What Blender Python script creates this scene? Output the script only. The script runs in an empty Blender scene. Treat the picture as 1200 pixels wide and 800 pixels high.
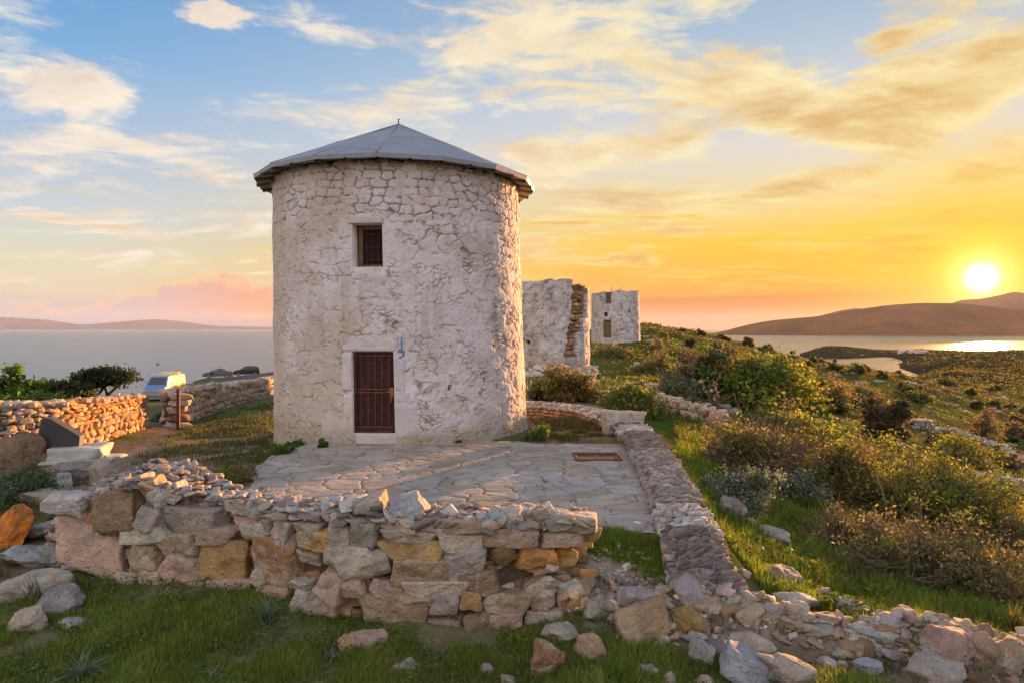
import bpy, bmesh, math, random
import numpy as np
from mathutils import Vector, Matrix

R_ = math.radians
SC = bpy.context.scene
COL = SC.collection
CAMZ = 2.7
EXPO = 2.25
F, CX, HY = 800.0, 600.0, 385.0          # focal length and horizon of the photograph, in its own pixels

# ------------------------------------------------------------------ camera
cam = bpy.data.cameras.new('camera')
cam.lens = 24.0; cam.sensor_width = 36.0; cam.shift_y = -15.0 / 1200.0
cam.clip_start = 0.1; cam.clip_end = 80000
camo = bpy.data.objects.new('camera', cam); COL.objects.link(camo)
camo.location = (0, 0, CAMZ); camo.rotation_euler = (R_(90), 0, 0)
SC.camera = camo
SC.view_settings.view_transform = 'Standard'
SC.view_settings.look = 'None'
SC.view_settings.exposure = EXPO
SC.view_settings.gamma = 1.0
SC.view_settings.use_curve_mapping = False
SC.render.engine = 'CYCLES'
cy = SC.cycles
cy.use_denoising = True
cy.max_bounces = 5; cy.diffuse_bounces = 3; cy.glossy_bounces = 2; cy.transmission_bounces = 3
cy.transparent_max_bounces = 8; cy.volume_bounces = 1
cy.sample_clamp_indirect = 6.0
cy.caustics_reflective = False; cy.caustics_refractive = False

SUN_AZ, SUN_EL = math.atan((1150 - 600) / F), R_(3.5)
SUN = Vector((math.sin(SUN_AZ) * math.cos(SUN_EL), math.cos(SUN_AZ) * math.cos(SUN_EL), math.sin(SUN_EL)))

def lin(r, g=None, b=None):
    if g is None: r, g, b = r
    f = lambda c: (c / 255 / 12.92) if c / 255 <= 0.04045 else ((c / 255 + 0.055) / 1.055) ** 2.4
    return (f(r), f(g), f(b))

# ------------------------------------------------------------------ node expression helper
class S:
    def __init__(s, nt, sock): s.nt, s.k = nt, sock
    def _m(s, op, *a, clamp=False):
        n = s.nt.nodes.new('ShaderNodeMath'); n.operation = op; n.use_clamp = clamp
        for i, x in enumerate((s,) + a):
            if isinstance(x, S): s.nt.links.new(x.k, n.inputs[i])
            else: n.inputs[i].default_value = x
        return S(s.nt, n.outputs[0])
    def __add__(s, o): return s._m('ADD', o)
    __radd__ = __add__
    def __sub__(s, o): return s._m('SUBTRACT', o)
    def __rsub__(s, o): return (s * -1.0) + o
    def __mul__(s, o): return s._m('MULTIPLY', o)
    __rmul__ = __mul__
    def __truediv__(s, o): return s._m('DIVIDE', o)
    def clamp(s): return s._m('ADD', 0.0, clamp=True)
    def mx(s, o): return s._m('MAXIMUM', o)
    def mn(s, o): return s._m('MINIMUM', o)
    def pw(s, o): return s._m('POWER', o)
    def ss(s, a, b):
        n = s.nt.nodes.new('ShaderNodeMapRange'); n.interpolation_type = 'SMOOTHSTEP'
        s.nt.links.new(s.k, n.inputs['Value'])
        if a <= b: n.inputs['From Min'].default_value, n.inputs['From Max'].default_value = a, b
        else:
            n.inputs['From Min'].default_value, n.inputs['From Max'].default_value = b, a
            n.inputs['To Min'].default_value, n.inputs['To Max'].default_value = 1, 0
        return S(s.nt, n.outputs[0])
def mixc(nt, f, a, b, mode='MIX'):
    n = nt.nodes.new('ShaderNodeMix'); n.data_type = 'RGBA'; n.blend_type = mode; n.clamp_factor = True
    for sock, x in ((n.inputs[0], f), (n.inputs[6], a), (n.inputs[7], b)):
        if isinstance(x, S): nt.links.new(x.k, sock)
        elif isinstance(x, (tuple, list)): sock.default_value = (*x[:3], 1)
        else: sock.default_value = x
    return S(nt, n.outputs[2])
def ramp(nt, fac, stops):
    n = nt.nodes.new('ShaderNodeValToRGB'); e = n.color_ramp.elements
    while len(e) > 1: e.remove(e[-1])
    e[0].position, e[0].color = stops[0][0], (*stops[0][1], 1)
    for p, c in stops[1:]:
        x = e.new(p); x.color = (*c, 1)
    nt.links.new(fac.k, n.inputs[0]); return S(nt, n.outputs[0])
def noise(nt, vec, scale, detail=4, rough=.55, dist=0.0):
    n = nt.nodes.new('ShaderNodeTexNoise')
    n.inputs['Scale'].default_value = scale; n.inputs['Detail'].default_value = detail
    n.inputs['Roughness'].default_value = rough; n.inputs['Distortion'].default_value = dist
    if vec is not None: nt.links.new(vec.k, n.inputs['Vector'])
    return S(nt, n.outputs[0])
def comb(nt, x, y, z):
    n = nt.nodes.new('ShaderNodeCombineXYZ')
    for i, v in enumerate((x, y, z)):
        if isinstance(v, S): nt.links.new(v.k, n.inputs[i])
        else: n.inputs[i].default_value = v
    return S(nt, n.outputs[0])

# ------------------------------------------------------------------ sky
def build_world():
    w = bpy.data.worlds.new('World'); SC.world = w; w.use_nodes = True
    nt = w.node_tree; nt.nodes.clear()
    out = nt.nodes.new('ShaderNodeOutputWorld'); bg = nt.nodes.new('ShaderNodeBackground')
    nt.links.new(bg.outputs[0], out.inputs[0])
    tc = nt.nodes.new('ShaderNodeTexCoord')
    sp = nt.nodes.new('ShaderNodeSeparateXYZ'); nt.links.new(tc.outputs['Generated'], sp.inputs[0])
    x, y, z = (S(nt, sp.outputs[i]) for i in range(3))
    h = (x * x + y * y)._m('SQRT')
    D = 180 / math.pi
    A = x._m('ARCTAN2', y) * D
    E = z._m('ARCTAN2', h) * D
    cs = (x * math.sin(SUN_AZ) + y * math.cos(SUN_AZ)) / h.mx(1e-4)        # cosine of the azimuth from the sun
    cd = (x * SUN.x + y * SUN.y + z * SUN.z).mn(1.0).mx(-1.0)
    d = cd._m('ARCCOSINE') * D
    sky = nt.nodes.new('ShaderNodeTexSky'); sky.sky_type = 'NISHITA'; sky.sun_disc = False
    sky.sun_elevation = SUN_EL; sky.sun_rotation = SUN_AZ; sky.altitude = 60
    sky.air_density = 1.2; sky.dust_density = 2.0; sky.ozone_density = 2.0
    nish = mixc(nt, 1.0, S(nt, sky.outputs[0]), (.1, .1, .1), 'MULTIPLY')
    t = (E / 40.0).clamp()
    def stops(L): return [(max(0, e) / 40.0, lin(c)) for e, c in L]
    left = ramp(nt, t, stops([(0, (150, 172, 206)), (0.7, (168, 182, 208)), (1.5, (206, 200, 206)), (2.6, (236, 220, 190)), (5, (230, 228, 198)),
                              (8, (208, 220, 226)), (11, (190, 208, 226)), (15, (164, 196, 228)), (19, (124, 180, 227)), (24, (102, 162, 220)), (40, (70, 120, 190))]))
    right = ramp(nt, t, stops([(0, (212, 134, 84)), (1.2, (222, 132, 44)), (2.2, (238, 146, 16)), (4.5, (252, 184, 8)), (7, (252, 204, 40)),
                               (10, (244, 222, 160)), (14, (228, 224, 216)), (18, (206, 216, 226)), (23, (170, 196, 220)), (40, (100, 140, 190))]))
    back = ramp(nt, t, [(0, (1.35, 1.12, 1.0)), (.2, (1.68, 1.40, 1.26)), (.5, (1.5, 1.36, 1.30)), (1, (.85, .92, 1.08))])  # unseen sky behind the camera, brightened as fill for the shaded fronts
    base = mixc(nt, cs.ss(.30, 1.02), left, right)
    base = mixc(nt, 0.06, base, nish)
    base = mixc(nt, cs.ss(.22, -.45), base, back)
    # clouds on a high flat layer, so they crowd towards the horizon
    zz = z.mx(0.0) + 0.10
    px, py = x / zz, y / zz
    P = comb(nt, px * 0.8, py * 1.15, 0.0)
    n1 = noise(nt, P, 1.45, 10, .62, .45)
    n2 = noise(nt, comb(nt, px * 0.8 + 0.07, py * 1.15 + 0.10, 0.0), 1.45, 7, .60, .45)
    AE = comb(nt, A * 0.10, E * 0.34, 7.3)
    n3 = noise(nt, AE, 1.5, 8, .6, .5)
    wob = noise(nt, comb(nt, A * .16, E * .4, 2.1), 1.0, 6, .6)
    wob2 = noise(nt, comb(nt, A * .16, E * .4, 9.1), 1.0, 6, .6)
    Aw, Ew = A + (wob - .5) * 11.0, E + (wob2 - .5) * 5.0
    def g(u, v):
        a = math.atan((u - CX) / F); return math.degrees(a), math.degrees(math.atan((HY - v) / F * math.cos(a)))
    def blob(u, v, ru, rv, tilt=0.0):
        a, e = g(u, v); c = math.cos(R_(a))
        ra, re = ru * .0716 * c * c, rv * .0716 * c
        dx, dy = Aw - a, Ew - e; ct, st = math.cos(R_(tilt)), math.sin(R_(tilt))
        p, q = (dx * ct + dy * st) / ra, (dy * ct - dx * st) / re
        return (1.0 - (p * p + q * q)._m('SQRT')).mx(-.0).ss(0, .75)
    pos = [(80, 105, 105, 50, 0, .42), (252, 20, 60, 17, 0, .42), (170, 182, 230, 40, 0, .26), (150, 268, 260, 13, 0, .34), (20, 200, 70, 40, 0, .2),
           (760, 90, 300, 70, -14, .34), (1010, 135, 260, 60, -10, .40), (690, 190, 170, 60, 8, .30), (780, 245, 170, 34, 0, .30),
           (950, 218, 150, 22, 10, .36), (1130, 90, 190, 50, 6, .36), (1120, 275, 190, 34, 4, .40), (740, 302, 80, 9, 0, .36), (860, 342, 52, 7, 0, .4),
           (1170, 195, 110, 34, 8, .34), (560, 60, 90, 40, 30, .2), (50, 328, 22, 5, 0, .3), (35, 248, 40, 6, 0, .34), (420, 110, 80, 40, 0, .08), (1060, 40, 70, 26, 10, .3)]
    neg = [(280, 70, 190, 50, 0, .30), (960, 40, 110, 42, -8, .34), (890, 178, 110, 30, -6, .22), (1010, 260, 90, 18, 0, .2), (720, 118, 60, 30, 0, .16), (500, 200, 160, 60, 0, .1), (130, 20, 120, 40, 0, .2)]
    bias = None
    for b in pos:
        k = blob(*b[:5]) * b[5]; bias = k if bias is None else bias + k
    for b in neg: bias = bias - blob(*b[:5]) * b[5]
    dens = .5 + (n1 - .5) * 1.35 + (n3 - .5) * 1.1 + bias * .8
    dens = dens + cs.ss(.55, .95) * .05
    cover = dens.ss(.46, .84)
    thick = dens.ss(.70, 1.1)
    rim = ((n1 - n2) * 4.6 + .5).clamp()
    sunw = d.ss(62, 12)                                                     # near the sun
    lo = E.ss(13, 3)
    bright = mixc(nt, sunw, lin(252, 240, 220), lin(255, 240, 186))
    bright = mixc(nt, lo * sunw, bright, lin(255, 214, 60))
    shade = mixc(nt, sunw, lin(226, 208, 198), lin(222, 184, 124))
    shade = mixc(nt, lo * sunw, shade, lin(226, 148, 30))
    shade = mixc(nt, lo * (1.0 - sunw), shade, lin(224, 186, 160))
    cloud = mixc(nt, (rim * .85 + (1.0 - thick) * .5 - .22).clamp(), shade, bright)
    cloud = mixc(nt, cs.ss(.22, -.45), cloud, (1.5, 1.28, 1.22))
    hz = E.ss(2.0, 5.5)
    c = mixc(nt, cover * (.35 + .65 * hz) * E.ss(-.2, 1.2), base, cloud)
    st_ = noise(nt, comb(nt, A * .055, E * .95 + A * .012, 4.4), 1.0, 8, .62, .6)
    sm_ = st_.ss(.54, .66) * E.ss(2.6, 4.2) * E.ss(13.0, 8.0) * cs.ss(.2, .6)
    c = mixc(nt, sm_ * .75, c, mixc(nt, st_.ss(.56, .72), lin(255, 232, 120), lin(230, 158, 44)))
    # pink cumulus low over the sea and the dusky bank under the sun
    cn = noise(nt, comb(nt, A * .5, E * .7, 3.3), 1.0, 7, .62)
    a0, e0 = g(262, 322)
    top = 1.0 + ((A - a0) * (A - a0) / -45.0)._m('EXPONENT') * 3.0 + ((A + 34) * (A + 34) / -120.0)._m('EXPONENT') * .6 + (cn - .5) * 4.2
    pm = (top - E).ss(-.15, .5) * A.ss(-44, -34) * A.ss(-8, -14) * E.ss(.3, 1.5)
    pinkc = mixc(nt, ((A + 30.0) / 12.0).clamp(), lin(214, 190, 196), lin(246, 164, 118))
    pinkc = mixc(nt, (top - E).ss(.9, 0), pinkc, lin(255, 206, 150))
    c = mixc(nt, pm * .95, c, pinkc)
    bn = noise(nt, comb(nt, A * .09, E * .5, 5.2), 1.0, 6, .6)
    bt = 2.9 + (bn - .5) * 2.0 + (A - 20.0) * .012
    bm = (bt - E).ss(-.06, .35) * A.ss(4, 11)
    bankc = mixc(nt, E.ss(.1, 2.2), lin(206, 146, 116), lin(214, 124, 34))
    bankc = mixc(nt, A.ss(12, 36), bankc, lin(240, 146, 24))
    c = mixc(nt, bm * .95 * cs.ss(.3, .6), c, bankc)
    # glow and disc of the sun itself
    glow = ((d * d) / -60.0)._m('EXPONENT')
    c = mixc(nt, glow * .85, c, (1.05, .66, .02))
    glow2 = ((d * d) / -5.0)._m('EXPONENT')
    c = mixc(nt, glow2 * .95, c, (1.5, 1.15, .12))
    glow3 = ((d * d) / -1.6)._m('EXPONENT')
    c = mixc(nt, glow3 * .9, c, (2.0, 1.7, .7))
    disc = d.ss(1.7, .25).pw(3.0)
    c = mixc(nt, disc, c, (6.0, 5.2, 3.4))
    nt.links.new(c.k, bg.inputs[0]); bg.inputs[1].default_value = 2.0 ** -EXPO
    w.cycles.sampling_method = 'MANUAL'; w.cycles.sample_map_resolution = 1024
build_world()

sl = bpy.data.lights.new('sun', 'SUN'); sl.energy = 5.0; sl.angle = R_(0.6); sl.color = (1.0, .46, .16)
so = bpy.data.objects.new('sun', sl); COL.objects.link(so)
so.rotation_euler = SUN.to_track_quat('Z', 'Y').to_euler()

# ------------------------------------------------------------------ numeric noise
def _hash(ix, iy, iz):
    n = (ix.astype(np.int64) * 374761393 + iy.astype(np.int64) * 668265263 + iz.astype(np.int64) * 2147483647 + 1013904223) & 0xffffffff
    n = ((n ^ (n >> 13)) * 1274126177) & 0xffffffff
    n = ((n ^ (n >> 16)) * 2246822519) & 0xffffffff
    return ((n ^ (n >> 15)) & 0xffffff) / float(0xffffff)
def vnoise(x, y, z=0.0):
    x, y = np.asarray(x, float), np.asarray(y, float); z = np.zeros_like(x) + z
    ix, iy, iz = np.floor(x), np.floor(y), np.floor(z)
    fx, fy, fz = x - ix, y - iy, z - iz
    fx, fy, fz = (f * f * (3 - 2 * f) for f in (fx, fy, fz))
    r = 0
    for a in (0, 1):
        for b in (0, 1):
            for c in (0, 1):
                r = r + _hash(ix + a, iy + b, iz + c) * (fx if a else 1 - fx) * (fy if b else 1 - fy) * (fz if c else 1 - fz)
    return r * 2 - 1
def fbm(x, y, z=0.0, o=4, g=.5):
    s, a, t = 0, 1.0, 0
    for i in range(o):
        k = 2.03 ** i
        s = s + a * vnoise(np.asarray(x) * k + 17.3 * i, np.asarray(y) * k - 9.1 * i, np.asarray(z) * k + 5.7 * i); t += a; a *= g
    return s / t
def sstep(a, b, x):
    t = np.clip((np.asarray(x, float) - a) / (b - a), 0, 1); return t * t * (3 - 2 * t)
def voronoi(u, v, su, sv, seed=0, jit=.9, brick=False):
    """F1, F2-F1 edge distance and a random id for points (u, v) in a jittered grid of cells su x sv."""
    gu, gv = np.asarray(u) / su, np.asarray(v) / sv
    iv = np.floor(gv)
    f1 = np.full(gu.shape, 9.); f2 = np.full(gu.shape, 9.); idr = np.zeros(gu.shape); cu = np.zeros(gu.shape); cv = np.zeros(gu.shape)
    for dv in (-1, 0, 1):
        row = iv + dv
        off = _hash(row, row * 0 + 11 + seed, row * 0) if brick else 0
        iu = np.floor(gu - off)
        for du in (-1, 0, 1):
            c = iu + du
            jx = .5 + (_hash(c, row, c * 0 + 1 + seed) - .5) * jit
            jy = .5 + (_hash(c, row, c * 0 + 2 + seed) - .5) * jit * (.45 if brick else 1)
            X, Y = c + off + jx, row + jy
            dist = np.maximum(np.abs(gu - X) * .95, np.abs(gv - Y)) * .55 + np.hypot(gu - X, gv - Y) * .45
            r = _hash(c, row, c * 0 + 3 + seed)
            n = dist < f1
            f2 = np.where(n, f1, np.minimum(f2, dist)); idr = np.where(n, r, idr)
            cu = np.where(n, X * su, cu); cv = np.where(n, Y * sv, cv); f1 = np.where(n, dist, f1)
    return f1, f2 - f1, idr, cu, cv

# ------------------------------------------------------------------ mesh builder
class MB:
    def __init__(s): s.v, s.q, s.t, s.c, s.n = [], [], [], [], 0; s.qm, s.tm = [], []
    def add(s, V, faces, col=(.5, .5, .5), mat=0):
        V = np.asarray(V, float).reshape(-1, 3)
        c = np.asarray(col, float)
        if c.ndim == 1: c = np.tile(c, (len(V), 1))
        s.v.append(V); s.c.append(c)
        for fa in (faces if isinstance(faces, list) else [faces]):
            fa = np.asarray(fa, int)
            if fa.size == 0: continue
            m = np.full(len(fa), mat) if np.isscalar(mat) else np.asarray(mat)
            if fa.shape[1] == 4: s.q.append(fa + s.n); s.qm.append(m)
            else: s.t.append(fa + s.n); s.tm.append(m)
        s.n += len(V); return s
    def box(s, c, half, rz=0.0, col=(.5, .5, .5), mat=0, M=None):
        P = np.array([(x, y, z) for z in (-1, 1) for y in (-1, 1) for x in (-1, 1)], float) * half
        if M is not None: P = P @ np.asarray(M)[:3, :3].T
        if rz:
            k, e = math.cos(rz), math.sin(rz); P = np.c_[P[:, 0] * k - P[:, 1] * e, P[:, 0] * e + P[:, 1] * k, P[:, 2]]
        return s.add(P + np.asarray(c), np.array([[0, 2, 3, 1], [4, 5, 7, 6], [0, 1, 5, 4], [2, 6, 7, 3], [0, 4, 6, 2], [1, 3, 7, 5]]), col, mat)
    def tubes(s, P0, P1, r0, r1, col, k=4):
        P0, P1 = np.atleast_2d(P0), np.atleast_2d(P1); n = len(P0)
        if n == 0: return s
        r0, r1 = np.zeros(n) + r0, np.zeros(n) + r1
        d = P1 - P0; d /= np.maximum(np.linalg.norm(d, axis=1, keepdims=True), 1e-9)
        ref = np.where(np.abs(d[:, 2:3]) > .9, [[1., 0, 0]], [[0, 0, 1.]])
        u = np.cross(d, ref); u /= np.maximum(np.linalg.norm(u, axis=1, keepdims=True), 1e-9); w = np.cross(d, u)
        V = np.zeros((n, 2 * k, 3))
        for i in range(k):
            a = 2 * math.pi * i / k; o = u * math.cos(a) + w * math.sin(a)
            V[:, i] = P0 + o * r0[:, None]; V[:, k + i] = P1 + o * r1[:, None]
        f = np.array([[i, (i + 1) % k, k + (i + 1) % k, k + i] for i in range(k)])
        faces = (f[None] + (np.arange(n) * 2 * k)[:, None, None]).reshape(-1, 4)
        c = np.asarray(col, float)
        if c.ndim == 2: c = np.repeat(c, 2 * k, axis=0)
        return s.add(V.reshape(-1, 3), faces, c)
    def mesh(s, name, mats, smooth=True):
        V = np.concatenate(s.v).astype(np.float32); C = np.concatenate(s.c)
        q = np.concatenate(s.q) if s.q else np.zeros((0, 4), int); t = np.concatenate(s.t) if s.t else np.zeros((0, 3), int)
        me = bpy.data.meshes.new(name)
        me.vertices.add(len(V)); me.vertices.foreach_set('co', V.ravel())
        li = np.concatenate([q.ravel(), t.ravel()]).astype(np.int32)
        me.loops.add(len(li)); me.loops.foreach_set('vertex_index', li)
        nf = len(q) + len(t); me.polygons.add(nf)
        st = np.concatenate([np.arange(len(q)) * 4, len(q) * 4 + np.arange(len(t)) * 3]).astype(np.int32)
        me.polygons.foreach_set('loop_start', st)
        me.polygons.foreach_set('loop_total', np.concatenate([np.full(len(q), 4), np.full(len(t), 3)]).astype(np.int32))
        mi = np.concatenate((s.qm or []) + (s.tm or [])) if (s.qm or s.tm) else np.zeros(0)
        me.polygons.foreach_set('material_index', mi.astype(np.int32))
        me.polygons.foreach_set('use_smooth', np.full(nf, bool(smooth)))
        a = me.color_attributes.new('col', 'FLOAT_COLOR', 'POINT')
        a.data.foreach_set('color', np.c_[C, np.ones(len(C))].astype(np.float32).ravel())
        for m in (mats if isinstance(mats, (list, tuple)) else [mats]): me.materials.append(m)
        me.update(calc_edges=True); me.validate()
        return me
    def build(s, name, mats, parent=None, smooth=True, loc=None):
        o = bpy.data.objects.new(name, s.mesh(name, mats, smooth)); COL.objects.link(o)
        if parent is not None: o.parent = parent
        if loc is not None: o.location = loc
        return o

def pick(rng, L): return L[int(rng.integers(len(L)))]
def tag(o, label=None, cat=None, group=None, kind=None):
    if label: o['label'] = label
    if cat: o['category'] = cat
    if group: o['group'] = group
    if kind: o['kind'] = kind
    return o
def thing(name, label, cat, loc=(0, 0, 0), rz=0.0, group=None):
    o = bpy.data.objects.new(name, None); COL.objects.link(o); o.empty_display_size = .2
    o.location = loc; o.rotation_euler = (0, 0, rz); return tag(o, label, cat, group)

# ------------------------------------------------------------------ materials
def mat(name, rough=.9, col=None, metal=0.0, n1=(8, .35), n2=(60, .25), bump=.0, bscale=40, bdist=.02, spec=.2, transl=0.0, hue=None, tone=None, strata=0.0):
    m = bpy.data.materials.new(name); m.use_nodes = True; nt = m.node_tree; nt.nodes.clear()
    out = nt.nodes.new('ShaderNodeOutputMaterial'); bs = nt.nodes.new('ShaderNodeBsdfPrincipled')
    geo = nt.nodes.new('ShaderNodeTexCoord'); P = S(nt, geo.outputs['Object'])
    if col is None:
        at = nt.nodes.new('ShaderNodeAttribute'); at.attribute_name = 'col'; c = S(nt, at.outputs['Color'])
    else:
        r = nt.nodes.new('ShaderNodeRGB'); r.outputs[0].default_value = (*col, 1); c = S(nt, r.outputs[0])
    f = None
    for sc, am in (n1, n2):
        if am:
            k = (noise(nt, P, sc, 5, .6) - .5) * (am * 4) + 1.0
            f = k if f is None else f * k
    if f is not None:
        c = mixc(nt, 1.0, c, comb(nt, f, f, f), 'MULTIPLY')
    if tone is not None:                                 # blotches of another colour: (colour, scale, low, high, strength)
        for tcol, sc, a, b, st in tone:
            c = mixc(nt, noise(nt, P, sc, 7, .65, .3).ss(a, b) * st, c, tcol)
    nt.links.new(c.k, bs.inputs['Base Color'])
    bs.inputs['Roughness'].default_value = rough; bs.inputs['Metallic'].default_value = metal
    bs.inputs['Specular IOR Level'].default_value = spec
    if bump:
        b = nt.nodes.new('ShaderNodeBump'); b.inputs['Strength'].default_value = bump; b.inputs['Distance'].default_value = bdist
        hh = noise(nt, P, bscale, 8, .68) + noise(nt, P, bscale * .22, 4, .6) * 1.5
        if strata:
            for sc_, k_ in ((5.0, 2.2), (13.0, 1.0)): hh = hh + (noise(nt, P, sc_, 3, .5, .8) - .5)._m('ABSOLUTE') * (strata * k_)
        nt.links.new(hh.k, b.inputs['Height']); nt.links.new(b.outputs[0], bs.inputs['Normal'])
    if transl:
        tr = nt.nodes.new('ShaderNodeBsdfTranslucent'); nt.links.new(c.k, tr.inputs[0])
        ms = nt.nodes.new('ShaderNodeMixShader'); ms.inputs[0].default_value = transl
        nt.links.new(bs.outputs[0], ms.inputs[1]); nt.links.new(tr.outputs[0], ms.inputs[2]); nt.links.new(ms.outputs[0], out.inputs[0])
    else: nt.links.new(bs.outputs[0], out.inputs[0])
    return m
LICH = [((.42, .40, .36), 14, .56, .68, .5), ((.50, .20, .04), 6, .69, .75, .55)]
M = {}
M['rock'] = mat('rock', .92, n1=(6, .25), n2=(75, .32), bump=1.0, bscale=55, bdist=.03, tone=LICH + [((.10, .075, .055), 26, .60, .67, .6), ((.13, .10, .075), 3.2, .58, .74, .55), ((.52, .48, .43), 60, .62, .70, .5)], strata=2.0)
M['rubble'] = mat('rubble', .95, n1=(5, .2), n2=(60, .3), bump=.9, bscale=60, bdist=.02, tone=LICH[:1] + [((.10, .08, .06), 30, .60, .68, .5)], strata=1.2)
M['plaster'] = mat('whitewashed_masonry', .95, n1=(1.3, .07), n2=(26, .09), bump=.6, bscale=30, bdist=.02, tone=[((.36, .29, .22), 2.2, .54, .72, .45), ((.20, .155, .12), 24, .59, .66, .6), ((.40, .34, .28), 9, .56, .68, .45)])
M['pave'] = mat('flagstone', .8, n1=(3, .15), n2=(40, .16), bump=.35, bscale=30, bdist=.01, spec=.35)
M['ground'] = mat('ground', 1.0, n1=(1.6, .22), n2=(14, .3), bump=.8, bscale=14, bdist=.05, spec=0.0)
M['leaf'] = mat('leaf', .6, n1=(3, .1), n2=(60, 0), spec=.2, transl=.45)
M['blade'] = mat('grass_blade', .55, n1=(.9, .15), n2=(60, 0), spec=.2, transl=.45)
M['bark'] = mat('bark', .95, n1=(6, .3), n2=(40, .3), bump=.5)
M['iron'] = mat('rusty_iron', .75, col=(.07, .025, .02), n1=(6, .3), n2=(50, .3), bump=.3, spec=.3)
M['doorred'] = mat('red_brown_door', .7, col=(.034, .010, .009), n1=(5, .3), n2=(40, .25), bump=.2, spec=.3, tone=[((.11, .045, .025), 9, .5, .68, .6), ((.02, .012, .012), 4, .5, .7, .5)])
M['wood'] = mat('old_wood', .85, col=(.16, .10, .055), n1=(5, .3), n2=(40, .3), bump=.4)
M['roof'] = mat('grey_roof_sheet', .62, col=(.25, .278, .325), n1=(1.2, .12), n2=(18, .1), bump=.15, bscale=12, spec=.4, tone=[((.15, .145, .15), 1.8, .5, .70, .55), ((.31, .32, .34), 4, .56, .72, .5), ((.20, .14, .09), 7, .64, .72, .5)])
M['brass'] = mat('worn_brass', .5, col=(.30, .17, .06), metal=.6, n1=(20, .3), n2=(60, .2))
M['blue'] = mat('blue_paint', .7, col=(.05, .20, .42), n1=(20, .2), n2=(60, .2))
M['white'] = mat('white_block', .9, col=(.42, .42, .385), n1=(3, .18), n2=(30, .15), bump=.4, tone=[((.25, .22, .18), 5, .58, .72, .5)])
M['dark'] = mat('dark_slab', .6, col=(.045, .038, .045), n1=(3, .2), n2=(30, .15), bump=.1, spec=.4)
M['asphalt'] = mat('asphalt', .95, col=(.085, .083, .09), n1=(.4, .15), n2=(3, .15))
M['tyre'] = mat('tyre_rubber', .9, col=(.02, .02, .02))
M['glass'] = mat('car_glass', .12, col=(.03, .035, .045), spec=.6, n1=(3, 0), n2=(3, 0))
M['steel'] = mat('wheel_steel', .4, col=(.4, .4, .42), metal=.8)
M['lamp'] = mat('lamp_glass', .15, col=(.75, .75, .72), spec=.6, n1=(3, 0), n2=(3, 0))
M['redlamp'] = mat('red_lamp_glass', .2, col=(.35, .02, .02), spec=.6, n1=(3, 0), n2=(3, 0))
M['hill'] = mat('far_hill', 1.0, n1=(.004, .25), n2=(.03, .2), spec=0.0)
def paint(name, c, rough=.3): return mat(name, rough, col=c, n1=(1, .03), n2=(5, .03), spec=.5)

# ------------------------------------------------------------------ photograph <-> world
def W(px, py, Y): return np.array([(px - CX) / F * Y, Y, CAMZ - (py - HY) / F * Y])
def proj(X, Y, Z): return CX + F * X / Y, HY + F * (CAMZ - Z) / Y
def inpoly(px, py, poly):
    px, py = np.asarray(px, float), np.asarray(py, float); r = np.zeros(px.shape, bool); n = len(poly)
    for i in range(n):
        x0, y0 = poly[i]; x1, y1 = poly[(i + 1) % n]
        if y0 == y1: continue
        c = ((y0 > py) != (y1 > py)) & (px < (x1 - x0) * (py - y0) / (y1 - y0) + x0); r ^= c
    return r
def segdist(X, Y, pts):
    d = np.full(np.shape(X), 1e9); tt = np.zeros(np.shape(X)); L = 0
    for (x0, y0), (x1, y1) in zip(pts[:-1], pts[1:]):
        ex, ey = x1 - x0, y1 - y0; l = math.hypot(ex, ey)
        t = np.clip(((X - x0) * ex + (Y - y0) * ey) / (l * l), 0, 1)
        k = np.hypot(X - x0 - t * ex, Y - y0 - t * ey); m = k < d
        d = np.where(m, k, d); tt = np.where(m, L + t * l, tt); L += l
    return d, tt

# ------------------------------------------------------------------ terrain
Z0 = -.55
SEA = -47.3
def sea_py(Y): return HY + (CAMZ - SEA) * F / Y
CTRL = []                                # (px, Y, z)
def cp(px, py, Y): CTRL.append((px, Y, CAMZ - (py - HY) / F * Y))
def cz(px, Y, z): CTRL.append((px, Y, z))
for px in (-150, 100, 350, 600, 850, 1100, 1350):
    cz(px, 3.2, -.62); cz(px, 6.3, -.60)
for px, z in ((-150, -.5), (0, -.52), (200, -.5), (400, -.52), (600, -.5), (750, -.42), (900, -.5), (1050, -.72), (1200, -.9), (1350, -1.0)): cz(px, 7.6, z)
for px, z in ((0, -.45), (150, -.4), (300, -.2), (450, -.05), (600, -.05), (780, -.06), (880, -.55)): cz(px, 9.6, z)
for px, Y, z in ((0, 12, -.45), (100, 15, -.36), (200, 13, -.25), (150, 19, -.45), (0, 17.5, -.4), (-150, 18, -.4), (250, 18.5, -.42), (320, 18.7, -.34), (305, 13.5, -.02), (300, 22, -.46),
                 (470, 13, 0), (600, 13, 0), (740, 13, 0), (700, 18, -.02), (690, 21, -.1), (640, 25, -.4), (470, 25, -.4), (180, 23, -.6), (205, 24, -.72), (310, 35, -.72), (260, 30, -.72)):
    cz(px, Y, z)
for px, py, Y in ((170, 470, 58), (120, 469, 54), (0, 468, 54), (-150, 468, 54), (240, 444, 110), (215, 452, 88), (190, 462, 66), (320, 436.5, 120), (300, 440.5, 114), (420, 432, 125), (520, 420, 125),
                  (-150, 486, 90), (0, 484, 90), (120, 480, 95), (240, 452, 150), (320, 445, 165), (450, 440, 170)): cp(px, py, Y)
for px in (-150, 0, 120, 240, 330, 450, 560): cz(px, 320, -51); cz(px, 900, -52); cz(px, 2600, -52)
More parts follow.
